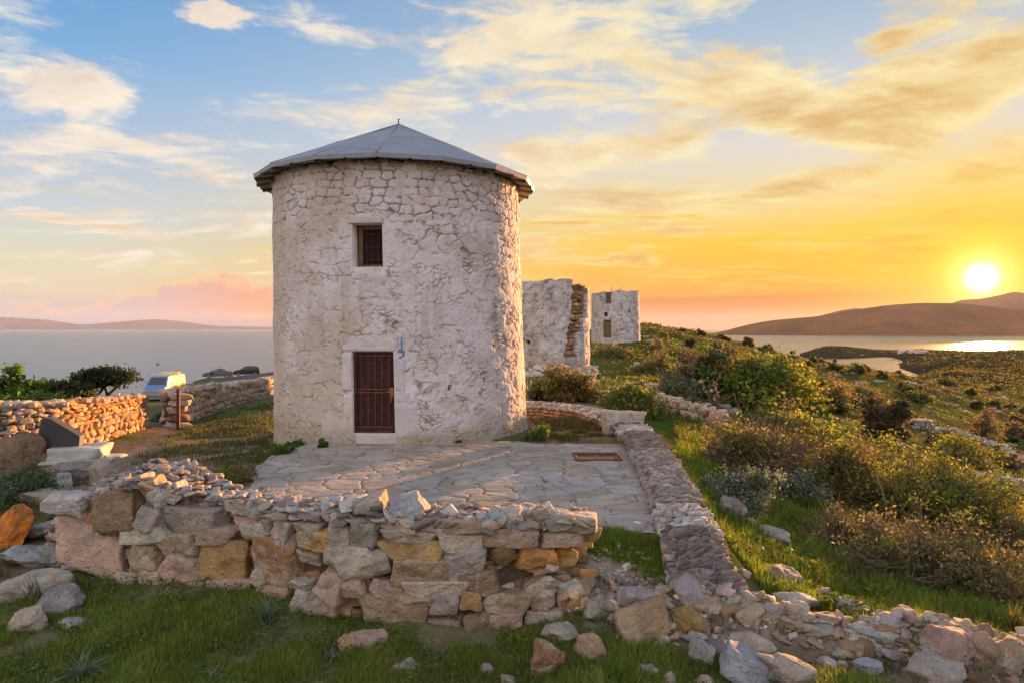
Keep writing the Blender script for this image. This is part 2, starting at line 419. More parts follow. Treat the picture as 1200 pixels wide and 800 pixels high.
for px, py, Y in ((600, 428, 60), (560, 398, 95), (655, 440, 46), (690, 404, 88), (725, 404, 88), (755, 403.5, 88), (775, 398, 100), (720, 440, 48), (720, 470, 30), (745, 379, 140), (765, 382, 140), (780, 450, 42), (780, 420, 72), (800, 387.5, 138), (830, 500, 24), (830, 560, 14.6),
                  (850, 397, 142), (870, 620, 11.6), (900, 411, 140), (905, 685, 8.9), (950, 422.5, 150), (1000, 431, 160), (1050, 439, 172),
                  (860, 440, 66), (900, 480, 42), (900, 540, 22), (900, 600, 13.5), (900, 650, 10.3), (1000, 450, 110), (1000, 500, 48), (1000, 560, 24), (1000, 620, 14.6), (1000, 680, 10.3),
                  (1100, 448, 190), (1100, 462, 125), (1100, 500, 74), (1100, 560, 34), (1100, 620, 18.5), (1100, 680, 11.5), (1200, 650, 16), (1200, 700, 11.5), (1200, 600, 26), (1200, 560, 46),
                  (1200, 500, 105), (1200, 470, 190), (1200, 440, 440), (1200, 412, 900), (1350, 520, 90), (1350, 640, 22), (1350, 470, 220), (1350, 415, 850), (1100, 437, 430), (1100, 425, 780), (1100, 414, 1080),
                  (1140, 413, 1000), (640, 396, 130), (760, 400, 190), (850, 418, 210), (950, 452, 230), (1010, 462, 260), (1060, 455, 300), (1150, 452, 300)): cp(px, py, Y)
for px, Y in ((700, 320), (800, 320), (900, 380), (960, 450)): cz(px, Y, -50)
for px, Y in ((1000, 560), (1000, 750), (960, 900), (930, 1270), (900, 700), (800, 900), (1040, 640), (1055, 760), (1030, 960), (990, 1090), (930, 1400), (800, 1400), (600, 700), (600, 1400)): cz(px, Y, -51)
for px, py, Y in ((1090, 436.5, 640), (1085, 436.5, 740), (1060, 424, 1010), (1045, 418, 1200), (1060, 412.5, 1230), (1000, 408, 1290), (975, 405.5, 1290), (958, 408, 1290), (1110, 413, 1130)): cp(px, py, Y)
for px in (600, 800, 950, 1050, 1150, 1250, 1350): cz(px, 1650, -52); cz(px, 2600, -52)
_c = np.array(CTRL)
_cx = np.c_[_c[:, 0] / 100.0, np.log(_c[:, 1]) * 3.2]
_cr = (_c[:, 2] - Z0) * F / _c[:, 1]
def _kern(a, b): return np.sqrt(((a[:, None, :] - b[None]) ** 2).sum(2) + .02)
_n = len(_c)
_A = np.block([[_kern(_cx, _cx) + 0 * np.eye(_n), np.ones((_n, 1))], [np.ones((1, _n)), np.zeros((1, 1))]])
_w = np.linalg.solve(_A, np.r_[_cr, 0])
TERRACE = [(2.45, 8.95), (2.62, 11), (2.95, 15.2), (2.95, 16.05), (0.75, 16.1), (-.1, 16.4), (-3.2, 17.5), (-5.2, 15.7), (-5.05, 13.4), (-4.3, 11.2), (-3.6, 9.5), (-2.2, 9.2), (.9, 9.25)]
RINGWALL = [(2.38, 6.9), (2.24, 8.2), (2.55, 11), (3.0, 15.4), (3.05, 17), (2.85, 19.5), (2.35, 21.5), (1.3, 22.9), (-.3, 23.8), (-2.2, 24.0)]
FRONT = [(-5.95, 8.97), (-4.78, 8.5), (-3.65, 8.33), (-2.66, 7.88), (-1.67, 7.43), (-.37, 7.36), (.70, 7.55)]
TUMBLE = [tuple(W(px, 700, Y)[:2]) for px, Y in ((700, 7.7), (790, 7.6), (870, 7.5), (960, 7.3), (1060, 7.15), (1160, 7.05), (1260, 7.0))]
MILL = np.array((-3.13, 19.25)); MR = 3.47
def terrain(X, Y, noisy=True):
    X, Y = np.asarray(X, float), np.asarray(Y, float); shp = X.shape; X, Y = X.ravel(), Y.ravel()
    R = np.hypot(X, Y); az = np.arctan2(X, Y); azc = np.clip(az, -R_(43), R_(43))
    px = CX + F * np.tan(azc); Yc = np.clip(R * np.cos(azc), 3.0, 2600)
    q = np.c_[px / 100.0, np.log(Yc) * 3.2]
    z = np.empty(len(X))
    for i in range(0, len(X), 20000):
        z[i:i + 20000] = _kern(q[i:i + 20000], _cx) @ _w[:-1] + _w[-1]
    z = Z0 + z * Yc / F
    cpos = np.clip((az - R_(43)) / R_(30), 0, 1) * sstep(40, 300, R)         # the ground keeps falling away past the right edge of the view
    z = z - cpos * 6
    z = np.maximum(z, -53)
    if noisy:
        n = .035 * fbm(X / .55, Y / .55, 0, 4) + .05 * fbm(X / 2.3, Y / 2.3, 3, 3) * sstep(6, 14, R)
        n = n + (.45 * fbm(X / 9, Y / 9, 5, 4) + .22 * fbm(X / 3, Y / 3, 9, 3)) * sstep(24, 75, R) + 1.3 * fbm(X / 60, Y / 60, 8, 4) * sstep(150, 420, R)
    else: n = 0 * X
    mx, my = W(190, 560, 11.6)[:2]; z = z + .30 * np.exp(-(((X - mx) / 1.2) ** 2 + ((Y - my) / .6) ** 2))   # mound behind the front wall, left
    # level ground: the terrace and the yard inside the ring wall
    inter = inpoly(X, Y, TERRACE); dT, _ = segdist(X, Y, TERRACE + TERRACE[:1])
    wT = np.where(inter, 1, sstep(.75, .15, dT))
    z = z * (1 - wT) + (-.045) * wT; n = n * (1 - wT)
    dM = np.hypot(X - MILL[0], Y - MILL[1]); wm = sstep(4.6, 3.7, dM); n = n * (1 - .8 * wm)
    # bank of earth under the collapsed wall
    dK, tK = segdist(X, Y, TUMBLE); z = z + .26 * np.exp(-(dK / .33) ** 2) * sstep(.2, 1.2, tK) * (1 + .5 * vnoise(tK * 2.2, tK * 0 + 4))
    z = z + n; z = np.where((az < R_(-3)) & (R > 300), np.minimum(z, -50.5), z)          # open sea on the left
    return z.reshape(shp)
azf = np.arange(-42, 42.001, .135); azs = np.r_[np.arange(-180, -42, 6.0), azf, np.arange(46, 180, 6.0)]
AZ = np.radians(azs); LR = np.arange(math.log(1.2), math.log(2600), .0125); RR = np.exp(LR)
TX, TY = np.sin(AZ)[:, None] * RR[None], np.cos(AZ)[:, None] * RR[None]
TZ = terrain(TX, TY)
def gz(X, Y):
    X, Y = np.asarray(X, float), np.asarray(Y, float)
    a = np.arctan2(X, Y); r = np.log(np.maximum(np.hypot(X, Y), 1.25))
    i = np.clip(np.searchsorted(AZ, a) - 1, 0, len(AZ) - 2); fa = np.clip((a - AZ[i]) / (AZ[i + 1] - AZ[i]), 0, 1)
    g = np.clip((r - LR[0]) / .0125, 0, len(LR) - 1.001); j = g.astype(int); fr = g - j
    return (TZ[i, j] * (1 - fa) + TZ[i + 1, j] * fa) * (1 - fr) + (TZ[i, j + 1] * (1 - fa) + TZ[i + 1, j + 1] * fa) * fr
_YS = np.exp(np.linspace(math.log(5.0), math.log(2000), 1500))
def hit(px, py):
    """first ground point met along the line of sight through a point of the photograph"""
    X = (px - CX) / F * _YS; zr = CAMZ - (py - HY) / F * _YS; b = gz(X, _YS) >= zr
    k = int(np.argmax(b)) if b.any() else len(_YS) - 1
    return np.array([X[k], _YS[k], float(gz(X[k], _YS[k]))])

# what covers the ground: regions outlined on the ground (given by where they lie in the photograph)
G_FORE = [(-60, 700), (60, 672), (170, 676), (300, 692), (420, 722), (560, 728), (640, 730), (700, 716), (780, 760), (900, 770), (1010, 800), (1100, 830), (1000, 1000), (-200, 1000)]
G_RIGHT = [(790, 500), (840, 500), (930, 470), (1010, 500), (1210, 560), (1330, 600), (1330, 800), (1150, 760), (1000, 735), (890, 690), (832, 612), (792, 560)]
G_YARD = [(622, 488), (640, 470), (700, 478), (742, 492), (748, 518), (700, 512), (640, 520)]
G_STRIP = [(655, 617), (800, 617), (812, 640), (830, 690), (770, 690), (720, 650), (650, 645)]
G_LEFT = [(190, 515), (250, 488), (320, 470), (325, 530), (300, 560), (240, 545), (150, 545)]
GRAVEL = [(640, 640), (720, 655), (780, 690), (860, 690), (905, 705), (900, 760), (760, 740), (690, 715), (640, 690)]
DIRT = [(120, 548), (180, 512), (260, 505), (300, 520), (300, 580), (120, 570)]
def ground_mesh():
    n0, n1 = TX.shape
    X, Y, Z = TX.ravel(), TY.ravel(), TZ.ravel(); R = np.hypot(X, Y)
    Ys = np.where(Y > 1, Y, 1); px, py = proj(X, Ys, Z); ok = Y > 1
    jx, jy = 14 * fbm(X / .5, Y / .5, 1, 3), 6 * fbm(X / .5, Y / .5, 2, 3)
    px, py = px + jx, py + jy
    L = lambda a, b, t: a * (1 - t)[:, None] + b * t[:, None]
    soil, gravel, gsoil, dry, olive, green, far = (np.array(c) for c in ((.17, .125, .085), (.25, .22, .19), (.095, .12, .035), (.135, .105, .034), (.085, .095, .022), (.05, .085, .016), (.034, .029, .019)))
    nA = fbm(X / 2.2, Y / 2.2, 4, 4); nB = fbm(X / 11, Y / 7, 6, 5); nC = fbm(X / .7, Y / .7, 7, 4)
    c = np.tile(soil, (len(X), 1))
    c = L(c, gsoil, sstep(-.15, .3, nA + .25 * nC))
    right = sstep(.02, .2, np.arctan2(X, Ys)) * sstep(9, 13, R) * ok
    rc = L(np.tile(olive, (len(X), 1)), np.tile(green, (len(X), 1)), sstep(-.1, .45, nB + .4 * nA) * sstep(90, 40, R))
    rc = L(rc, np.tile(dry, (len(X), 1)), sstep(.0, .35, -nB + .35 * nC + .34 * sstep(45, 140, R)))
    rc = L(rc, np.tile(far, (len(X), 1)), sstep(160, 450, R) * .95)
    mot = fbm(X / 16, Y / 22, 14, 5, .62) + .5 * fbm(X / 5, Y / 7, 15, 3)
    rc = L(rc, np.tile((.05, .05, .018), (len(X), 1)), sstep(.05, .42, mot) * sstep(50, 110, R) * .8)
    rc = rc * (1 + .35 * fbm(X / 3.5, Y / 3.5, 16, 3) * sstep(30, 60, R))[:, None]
    c = L(c, rc, right)
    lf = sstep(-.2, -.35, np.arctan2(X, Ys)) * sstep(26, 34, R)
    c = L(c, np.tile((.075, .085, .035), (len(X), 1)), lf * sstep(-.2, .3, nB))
    for poly, col, n in ((G_RIGHT, (.06, .085, .02), 1), (GRAVEL, gravel, 1), (DIRT, (.22, .17, .125), 1), (G_YARD, (.21, .15, .085), 1), (G_STRIP, (.08, .09, .03), 0)):
        k = inpoly(px, py, poly) & ok & (R < 60); c[k] = np.array(col)
    k = inpoly(px, py, G_FORE) & ok & (R < 60); m_ = sstep(-.1, .3, fbm(X / .7, Y / .7, 41, 4))[:, None]; c = np.where(k[:, None], gsoil * (1 - m_ * .8) + np.array((.19, .15, .09)) * m_ * .8, c)
    ck, _ = segdist(X, Y, TUMBLE); c = L(c, np.tile((.25, .205, .165), (len(X), 1)), sstep(.55, .3, ck + .12 * nC))
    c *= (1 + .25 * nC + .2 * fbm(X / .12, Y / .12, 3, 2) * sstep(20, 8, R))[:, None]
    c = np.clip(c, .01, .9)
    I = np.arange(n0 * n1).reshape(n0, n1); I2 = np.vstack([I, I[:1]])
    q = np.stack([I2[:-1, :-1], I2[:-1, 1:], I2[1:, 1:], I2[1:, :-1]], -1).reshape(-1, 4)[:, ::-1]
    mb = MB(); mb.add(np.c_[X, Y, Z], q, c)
    ctr = len(X); cap = np.array([[I2[i, 0], I2[i + 1, 0], ctr] for i in range(n0)])
    mb.v.append(np.array([[0, 0, -.62]])); mb.c.append(np.array([[.05, .07, .02]])); mb.t.append(cap[:, ::-1][:, [0, 1, 2]]); mb.tm.append(np.zeros(len(cap))); mb.n += 1
    o = mb.build('ground', M['ground']); tag(o, kind='structure'); return o
ground_mesh()

# ------------------------------------------------------------------ sea and the land across it
def sea():
    m = bpy.data.materials.new('sea_water'); m.use_nodes = True; nt = m.node_tree; bs = nt.nodes['Principled BSDF']
    bs.inputs['Base Color'].default_value = (.035, .075, .14, 1); bs.inputs['Roughness'].default_value = .16; bs.inputs['IOR'].default_value = 1.33
    tc = nt.nodes.new('ShaderNodeTexCoord'); P = S(nt, tc.outputs['Object'])
    b = nt.nodes.new('ShaderNodeBump'); b.inputs['Strength'].default_value = .5; b.inputs['Distance'].default_value = 1.0
    mp = nt.nodes.new('ShaderNodeMapping'); mp.inputs['Scale'].default_value = (.6, 1.0, 1.0); nt.links.new(P.k, mp.inputs[0]); Q = S(nt, mp.outputs[0])
    hh = noise(nt, Q, .05, 4, .6) * 3.2 + noise(nt, Q, .35, 4, .6) * .6 + noise(nt, Q, .004, 4, .6) * 12.0
    nt.links.new(hh.k, b.inputs['Height']); nt.links.new(b.outputs[0], bs.inputs['Normal'])
    bs.inputs['Roughness'].default_value = .24
    mb = MB(); r = 27000
    rings = [60, 200, 600, 1500, 4000, 10000, r]; k = 48
    V = [(0, 0, SEA)] + [(q * math.cos(2 * math.pi * i / k), q * math.sin(2 * math.pi * i / k), SEA) for q in rings for i in range(k)]
    t = [[0, 1 + i, 1 + (i + 1) % k] for i in range(k)]
    qd = [[1 + a * k + i, 1 + (a + 1) * k + i, 1 + (a + 1) * k + (i + 1) % k, 1 + a * k + (i + 1) % k] for a in range(len(rings) - 1) for i in range(k)]
    mb.add(V, [np.array(t), np.array(qd)])
    o = mb.build('sea', m); tag(o, kind='structure')
sea()
def hill(name, prof, Y, depth, col, rough, seed):
    """a range of hills across the water: its skyline (px, py) stands at distance Y and falls to the sea before and behind"""
    pr = np.array(prof, float); px = np.arange(pr[0, 0], pr[-1, 0] + .1, (pr[-1, 0] - pr[0, 0]) / 260)
    top = CAMZ - (np.interp(px, pr[:, 0], pr[:, 1]) - HY) / F * Y
    k = np.ones(9) / 9; top = np.convolve(np.pad(top, 4, 'edge'), k, 'valid')
    hgt = np.maximum(top - SEA, 0); tt = np.linspace(-1, 1, 61)
    U, T = np.meshgrid(px, tt, indexing='ij'); H = hgt[:, None] * np.ones_like(T)
    X = (U - CX) / F * Y + 0 * T; YY = Y + T * depth * (.35 + .65 * H / max(hgt.max(), 1))
    ridge = fbm(X / rough, YY / rough, seed, 5)
    prof2 = np.clip(1 - np.abs(T), 0, 1) ** .85
    Z = SEA - 3 + (H + 3) * prof2 * (1 + .30 * ridge * (1 - prof2) * 1.6 + .03 * ridge)
    X = X + T * 0
    n0, n1 = X.shape; I = np.arange(n0 * n1).reshape(n0, n1)
    q = np.stack([I[:-1, :-1], I[1:, :-1], I[1:, 1:], I[:-1, 1:]], -1).reshape(-1, 4)
    c = np.array(col)[None] * (1 + .35 * fbm(X / rough * 2, YY / rough * 2, seed + 3, 4)).ravel()[:, None]
    mb = MB(); mb.add(np.c_[X.ravel(), YY.ravel(), Z.ravel()], q, np.clip(c, .01, 1))
    o = mb.build(name, M['hill']); tag(o, kind='structure')
hill('hills', [(832, 392.5), (845, 389), (870, 382), (900, 376), (935, 373), (960, 371), (1000, 364), (1040, 358), (1080, 355), (1130, 355), (1180, 362), (1240, 366), (1330, 372), (1420, 380), (1500, 392)], 5600, 900, (.21, .088, .036), 700, 2)
hill('hills', [(900, 388), (930, 378), (965, 369), (985, 364), (1005, 361), (1030, 366), (1075, 374), (1120, 380), (1200, 389)], 9500, 1000, (.20, .09, .045), 900, 5)
hill('hills', [(1060, 388), (1100, 362), (1125, 352), (1150, 350), (1172, 346), (1188, 342), (1210, 344), (1260, 352), (1340, 366), (1420, 388)], 11500, 1200, (.22, .09, .035), 900, 8)
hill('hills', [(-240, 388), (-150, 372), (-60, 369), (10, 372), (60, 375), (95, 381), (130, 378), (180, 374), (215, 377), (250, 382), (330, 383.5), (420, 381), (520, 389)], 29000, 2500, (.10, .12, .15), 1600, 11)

# haze: one closed box of even air round everything, the sky outside it
hm = bpy.data.materials.new('haze'); hm.use_nodes = True; hn = hm.node_tree; hn.nodes.clear()
ho = hn.nodes.new('ShaderNodeOutputMaterial'); hv = hn.nodes.new('ShaderNodeVolumePrincipled')
hv.inputs['Color'].default_value = (.50, .56, .70, 1); hv.inputs['Density'].default_value = 1.7e-5; hv.inputs['Anisotropy'].default_value = .2
hn.links.new(hv.outputs[0], ho.inputs['Volume'])
mb = MB(); mb.box((0, 0, (-56 + 620) / 2), (32000, 32000, (620 + 56) / 2))
tag(mb.build('haze', hm, smooth=False), 'thin evening haze over the sea and hills', 'haze', kind='stuff')

# ------------------------------------------------------------------ stones
_CS = {}
def cubesphere(n):
    if n in _CS: return _CS[n]
    idx, V, Q = {}, [], []
    g = np.tan(np.linspace(-1, 1, n + 1) * math.pi / 4)
    def vid(p):
        k = tuple(np.round(p, 5))
        if k not in idx: idx[k] = len(V); V.append(p)
        return idx[k]
    for ax in range(3):
        for s_ in (-1, 1):
            ids = np.zeros((n + 1, n + 1), int)
            for i in range(n + 1):
                for j in range(n + 1):
                    p = np.zeros(3); p[ax] = s_; p[(ax + 1) % 3] = g[i]; p[(ax + 2) % 3] = g[j]; ids[i, j] = vid(p)
            for i in range(n):
                for j in range(n):
                    q = [ids[i, j], ids[i + 1, j], ids[i + 1, j + 1], ids[i, j + 1]]
                    Q.append(q if s_ > 0 else q[::-1])
    _CS[n] = (np.array(V), np.array(Q)); return _CS[n]
def stone(rng, a, b, c, n=8, cuts=7, rough=.05, tilt=.16, k=16, lo=.62, hi=.9, warp=.10):
    """points of a broken stone with half sizes a, b, c: a body bounded by random planes, its edges worn and its faces uneven"""
    P, Q = cubesphere(n); hs = np.array((a, b, c)); D = P * hs; D /= np.linalg.norm(D, axis=1, keepdims=True)
    N, H = [], []
    for ax in range(3):
        for s_ in (-1, 1):
            v = rng.normal(0, tilt, 3); v[ax] = s_; v = v / hs; N.append(v); H.append(rng.uniform(.9, 1.0))
    for _ in range(cuts):
        v = rng.normal(0, 1, 3); v /= np.abs(v).max(); N.append(v / hs); H.append(np.abs(v).sum() * rng.uniform(lo, hi))
    N, H = np.array(N), np.array(H)
    dn = np.maximum(D @ N.T, 1e-6) / H[None]
    r = (dn ** k).sum(1) ** (-1.0 / k)
    V = D * r[:, None]; m = min(a, b, c); o = rng.uniform(0, 90, 3)
    U = V / hs                                                                   # slow bulges and hollows
    for ax in range(3): V[:, ax] += warp * hs[ax] * fbm(U[:, 0] * 1.1 + o[ax], U[:, 1] * 1.1 - o[0], U[:, 2] * 1.1 + o[1], 2)
    f = 1.0 / max(m, .03)
    d = fbm(V[:, 0] * f * .9 + o[0], V[:, 1] * f * .9 + o[1], V[:, 2] * f * .9 + o[2], 4, .55)
    if n >= 10: d = d - .9 * np.abs(fbm(V[:, 0] * f * .7 - o[0], V[:, 1] * f * .7, V[:, 2] * f * 1.1 + o[2], 4, .6)) + .2
    return V + D * (d * m * rough * 2.2)[:, None], Q
def rot(V, rx=0, ry=0, rz=0):
    return V @ np.array(Matrix.Rotation(rz, 3, 'Z') @ Matrix.Rotation(ry, 3, 'Y') @ Matrix.Rotation(rx, 3, 'X')).T
PAL = dict(pale=(.50, .425, .34), grey=(.40, .355, .31), blue=(.42, .43, .45), pink=(.47, .335, .26), tan=(.43, .305, .19), ochre=(.42, .26, .10), brown=(.26, .175, .105),
           white=(.57, .54, .50), orange=(.62, .20, .03), lilac=(.43, .375, .35), rust=(.38, .21, .11), gold=(.50, .25, .06), moss=(.27, .24, .10))
def shade(rng, key, var=.1):
    c = np.array(PAL[key] if isinstance(key, str) else key); return np.clip(c * (1 + rng.normal(0, var)) * (1 + rng.normal(0, var * .25, 3)), .02, .9)
def vcol(rng, V, c, var=.16, sc=7):
    o = rng.uniform(0, 50); k = fbm(V[:, 0] * sc + o, V[:, 1] * sc, V[:, 2] * sc, 3)
    return np.clip(np.array(c)[None] * (1 + var * 1.8 * k[:, None]), .01, .9)

# ------------------------------------------------------------------ windmill towers
def tower_shell(mb, cen, top_shift, R0, R1, z0, z1, th, zs, keep, disp, colf, thick, inner_col, face=0.0):
    """a round wall of real thickness built of small cells; keep(theta, z) says which cells stand, so openings and broken edges show the wall's depth.
    theta is the angle from the side that faces the camera, positive to the right."""
    n0, n1 = len(th), len(zs); T, Z = np.meshgrid(th, zs, indexing='ij')
    f = (Z - z0) / (z1 - z0); Rm = R0 + (R1 - R0) * f + .10 * np.clip(1 - (Z - z0) / 1.2, 0, 1) ** 2 * (R0 > 3)
    d = disp(T, Z, Rm); c = colf(T, Z, Rm)
    a = T + face
    ux, uy = np.sin(a), -np.cos(a); cx = cen[0] + top_shift[0] * f; cyy = cen[1] + top_shift[1] * f
    VO = np.stack([cx + ux * (Rm + d), cyy + uy * (Rm + d), Z], -1)
    ri = Rm - thick + .05 * fbm(T * 6, Z * 2.5, 9, 3); VI = np.stack([cx + ux * ri, cyy + uy * ri, Z], -1)
    nv = n0 * n1; I = np.arange(nv).reshape(n0, n1)
    tc, zc = .5 * (T[:-1, :-1] + T[1:, 1:]), .5 * (Z[:-1, :-1] + Z[1:, 1:])
    K = keep(tc, zc)
    closed = abs(th[-1] - th[0] - 2 * math.pi) < 1e-6
    def quads(A_, B_, C_, D_, m): return np.stack([A_[m], B_[m], C_[m], D_[m]], -1)
    a00, a10, a11, a01 = I[:-1, :-1], I[1:, :-1], I[1:, 1:], I[:-1, 1:]
    F_, Mx = [], []
    F_.append(quads(a00, a10, a11, a01, K)); Mx.append(0)
    F_.append(quads(a00 + nv, a01 + nv, a11 + nv, a10 + nv, K)); Mx.append(1)
    # side walls where a standing cell meets an empty one
    def nb(shift, axis):
        r = np.zeros_like(K); sl = [slice(None)] * 2; sr = [slice(None)] * 2
        if shift > 0: sl[axis], sr[axis] = slice(0, -1), slice(1, None)
        else: sl[axis], sr[axis] = slice(1, None), slice(0, -1)
        r[tuple(sl)] = K[tuple(sr)]
        if axis == 0 and closed: r[-1 if shift > 0 else 0] = K[0 if shift > 0 else -1]
        return r
    e = K & ~nb(1, 0); F_.append(quads(a10, a10 + nv, a11 + nv, a11, e)); Mx.append(1)
    e = K & ~nb(-1, 0); F_.append(quads(a00, a01, a01 + nv, a00 + nv, e)); Mx.append(1)
    e = K & ~nb(1, 1); F_.append(quads(a01, a11, a11 + nv, a01 + nv, e)); Mx.append(1)
    e = K & ~nb(-1, 1); F_.append(quads(a00, a00 + nv, a10 + nv, a10, e)); Mx.append(1)
    ci = np.tile(np.array(inner_col), (nv, 1)) * (1 + .35 * fbm(T * 8, Z * 4, 2, 3)).ravel()[:, None]
    base = mb.n; faces = np.concatenate(F_); mats = np.concatenate([np.full(len(x), m) for x, m in zip(F_, Mx)])
    mb.add(np.concatenate([VO.reshape(-1, 3), VI.reshape(-1, 3)]), faces, np.concatenate([c.reshape(-1, 3), np.clip(ci, .02, .9)]), mats)
def masonry(seed, coursed_from, plaster_bias=None, base_bare=None, su=.30, sv=.19, amp=1.0, dark=0.0):
    def parts(T, Z, Rm):
        u, v = T * 3.4, Z
        wu = u + .16 * fbm(u * 1.6, v * 1.6, seed, 4); wv = v + .11 * fbm(u * 1.6, v * 1.6, seed + 4, 4)
        f1, eb, ib, cu, cv = voronoi(wu, wv, su * 1.5, sv * 1.5, seed)
        f3, es, i3, cu, cv = voronoi(wu, wv, su * .62, sv * .62, seed + 3)
        pick = sstep(-.05, .05, fbm(u * 1.1, v * 1.3, seed + 30, 3) + (ib - .5) * .9)
        e, idr = eb * pick + es * .62 * (1 - pick), np.where(pick > .5, ib, i3)
        g1, e2, id2, du, dv = voronoi(u + .03 * fbm(u * 4, v * 4, seed), v + .02 * fbm(u * 4, v * 4, seed + 2), .34, .20, seed + 7, .95, True)
        kc = sstep(coursed_from - .25, coursed_from + .15, v + .25 * fbm(u * 1.2, v * 0, 3, 2))
        e = e * (1 - kc) + e2 * kc; idr = np.where(kc > .5, id2, idr)
        pl = plaster_bias(u, v) + .9 * fbm(u * .8, v * .9, seed + 8, 4) + .55 * fbm(u * 4, v * 4, seed + 5, 4)
        skin = sstep(-.20, -.12, pl - .35 * kc)                  # where the limewash coat still holds; its broken edge stands proud
        pl = sstep(-.42, .30, pl) * (1 - .6 * kc)
        brk = sstep(-.12, .28, fbm(u * 3.1, v * 3.6, seed + 15, 3) + .25 * kc)        # the joints show only here and there
        joint = sstep(.085, .015, e + .02 * fbm(u * 14, v * 14, seed + 60, 2)) * (.12 + .88 * brk)
        bare = np.clip(base_bare(u, v) + .3 * fbm(u * 3, v * 3, seed + 6, 3), 0, 1)
        chip = sstep(.40, .56, fbm(u * 9, v * 13, seed + 12, 4, .62) + .28 * fbm(u * 1.3, v * 1.3, seed + 13, 3))
        return u, v, e, idr, kc, pl, joint, bare, chip, skin
    def disp(T, Z, Rm):
        u, v, e, idr, kc, pl, joint, bare, chip, skin = parts(T, Z, Rm)
        st = (idr - .5) * .035 + (.004 + .012 * kc) * sstep(0, .3, e) - .06 * joint
        d = st * (1 - .80 * pl) - .02 * joint * pl + .017 * fbm(u * 5, v * 5, seed + 3, 5, .6) + .03 * fbm(u * 1.5, v * 1.5, seed + 9, 3) * (1 - .3 * pl) - .03 * chip * (1 - .4 * pl)
        return amp * (d + .014 * skin)
    def colf(T, Z, Rm):
        u, v, e, idr, kc, pl, joint, bare, chip, skin = parts(T, Z, Rm)
        white = np.array((.63, .59, .605)); warm = np.array((.51, .45, .40)); dirt = np.array((.14, .11, .085)); stn = np.array((.40, .33, .25))
        w = sstep(-.25, .55, fbm(u * .8, v * .5, seed + 20, 4) - .22 * u - .05)[..., None]
        c = white * (1 - w) + warm * w
        c = c * (1 + .20 * (idr - .5) * (1 - pl) + .10 * fbm(u * 2.5, v * 2.5, seed + 22, 4))[..., None]
        jj = np.clip(joint * (1 - .45 * pl) * (.75 + .2 * kc) + .62 * chip * (1 - .4 * pl), 0, .8)[..., None]
        c = c * (1 - jj) + dirt * jj
        b = (bare * (.5 + .5 * (idr > .35)))[..., None] * .75
        c = c * (1 - b) + stn * (.75 + .5 * idr[..., None]) * b
        sk = ((1 - skin) * .38 * (1 - .5 * kc))[..., None]; c = c * (1 - sk) + stn * (.8 + .45 * idr[..., None]) * sk
        fl = sstep(.18, .34, fbm(u * 1.7, v * 2.1, seed + 50, 5, .6) - .1 * kc)[..., None] * .42; c = c * (1 - fl) + stn * (.85 + .35 * idr[..., None]) * fl
        rs = (sstep(.1, .5, fbm(u * 5.5, v * .35, seed + 51, 3)) * sstep(-.1, .4, fbm(u * .9, v * .6, seed + 52, 2)))[..., None] * .28; c = c * (1 - rs) + np.array((.30, .255, .21)) * rs
        ft = (sstep(.75, .0, v + .3 * fbm(u * 2, v * 2, seed + 53, 3)) * .55)[..., None]; c = c * (1 - ft) + np.array((.30, .25, .185)) * ft
        c = c * (1 - dark * .5 * sstep(.05, .45, fbm(u * 2.6, v * 3.2, seed + 40, 5, .62)) - dark * .25 * (idr > .7))[..., None]
        return np.clip(c, .03, .85)
    return disp, colf
def th_grid(fine0, fine1, fs, cs, edges=()):
    a = np.arange(fine0, fine1 + 1e-9, fs); b = np.arange(fine1 + cs, fine0 + 2 * math.pi - cs * .5, cs)
    t = np.concatenate([a, b, [fine0 + 2 * math.pi]])
    for e in edges: t[np.argmin(np.abs(t - e))] = e
    return np.sort(t)
def z_grid(z0, z1, s_, edges=()):
    z = np.linspace(z0, z1, int((z1 - z0) / s_) + 1)
    for e in edges: z[np.argmin(np.abs(z - e))] = e
    return np.sort(z)

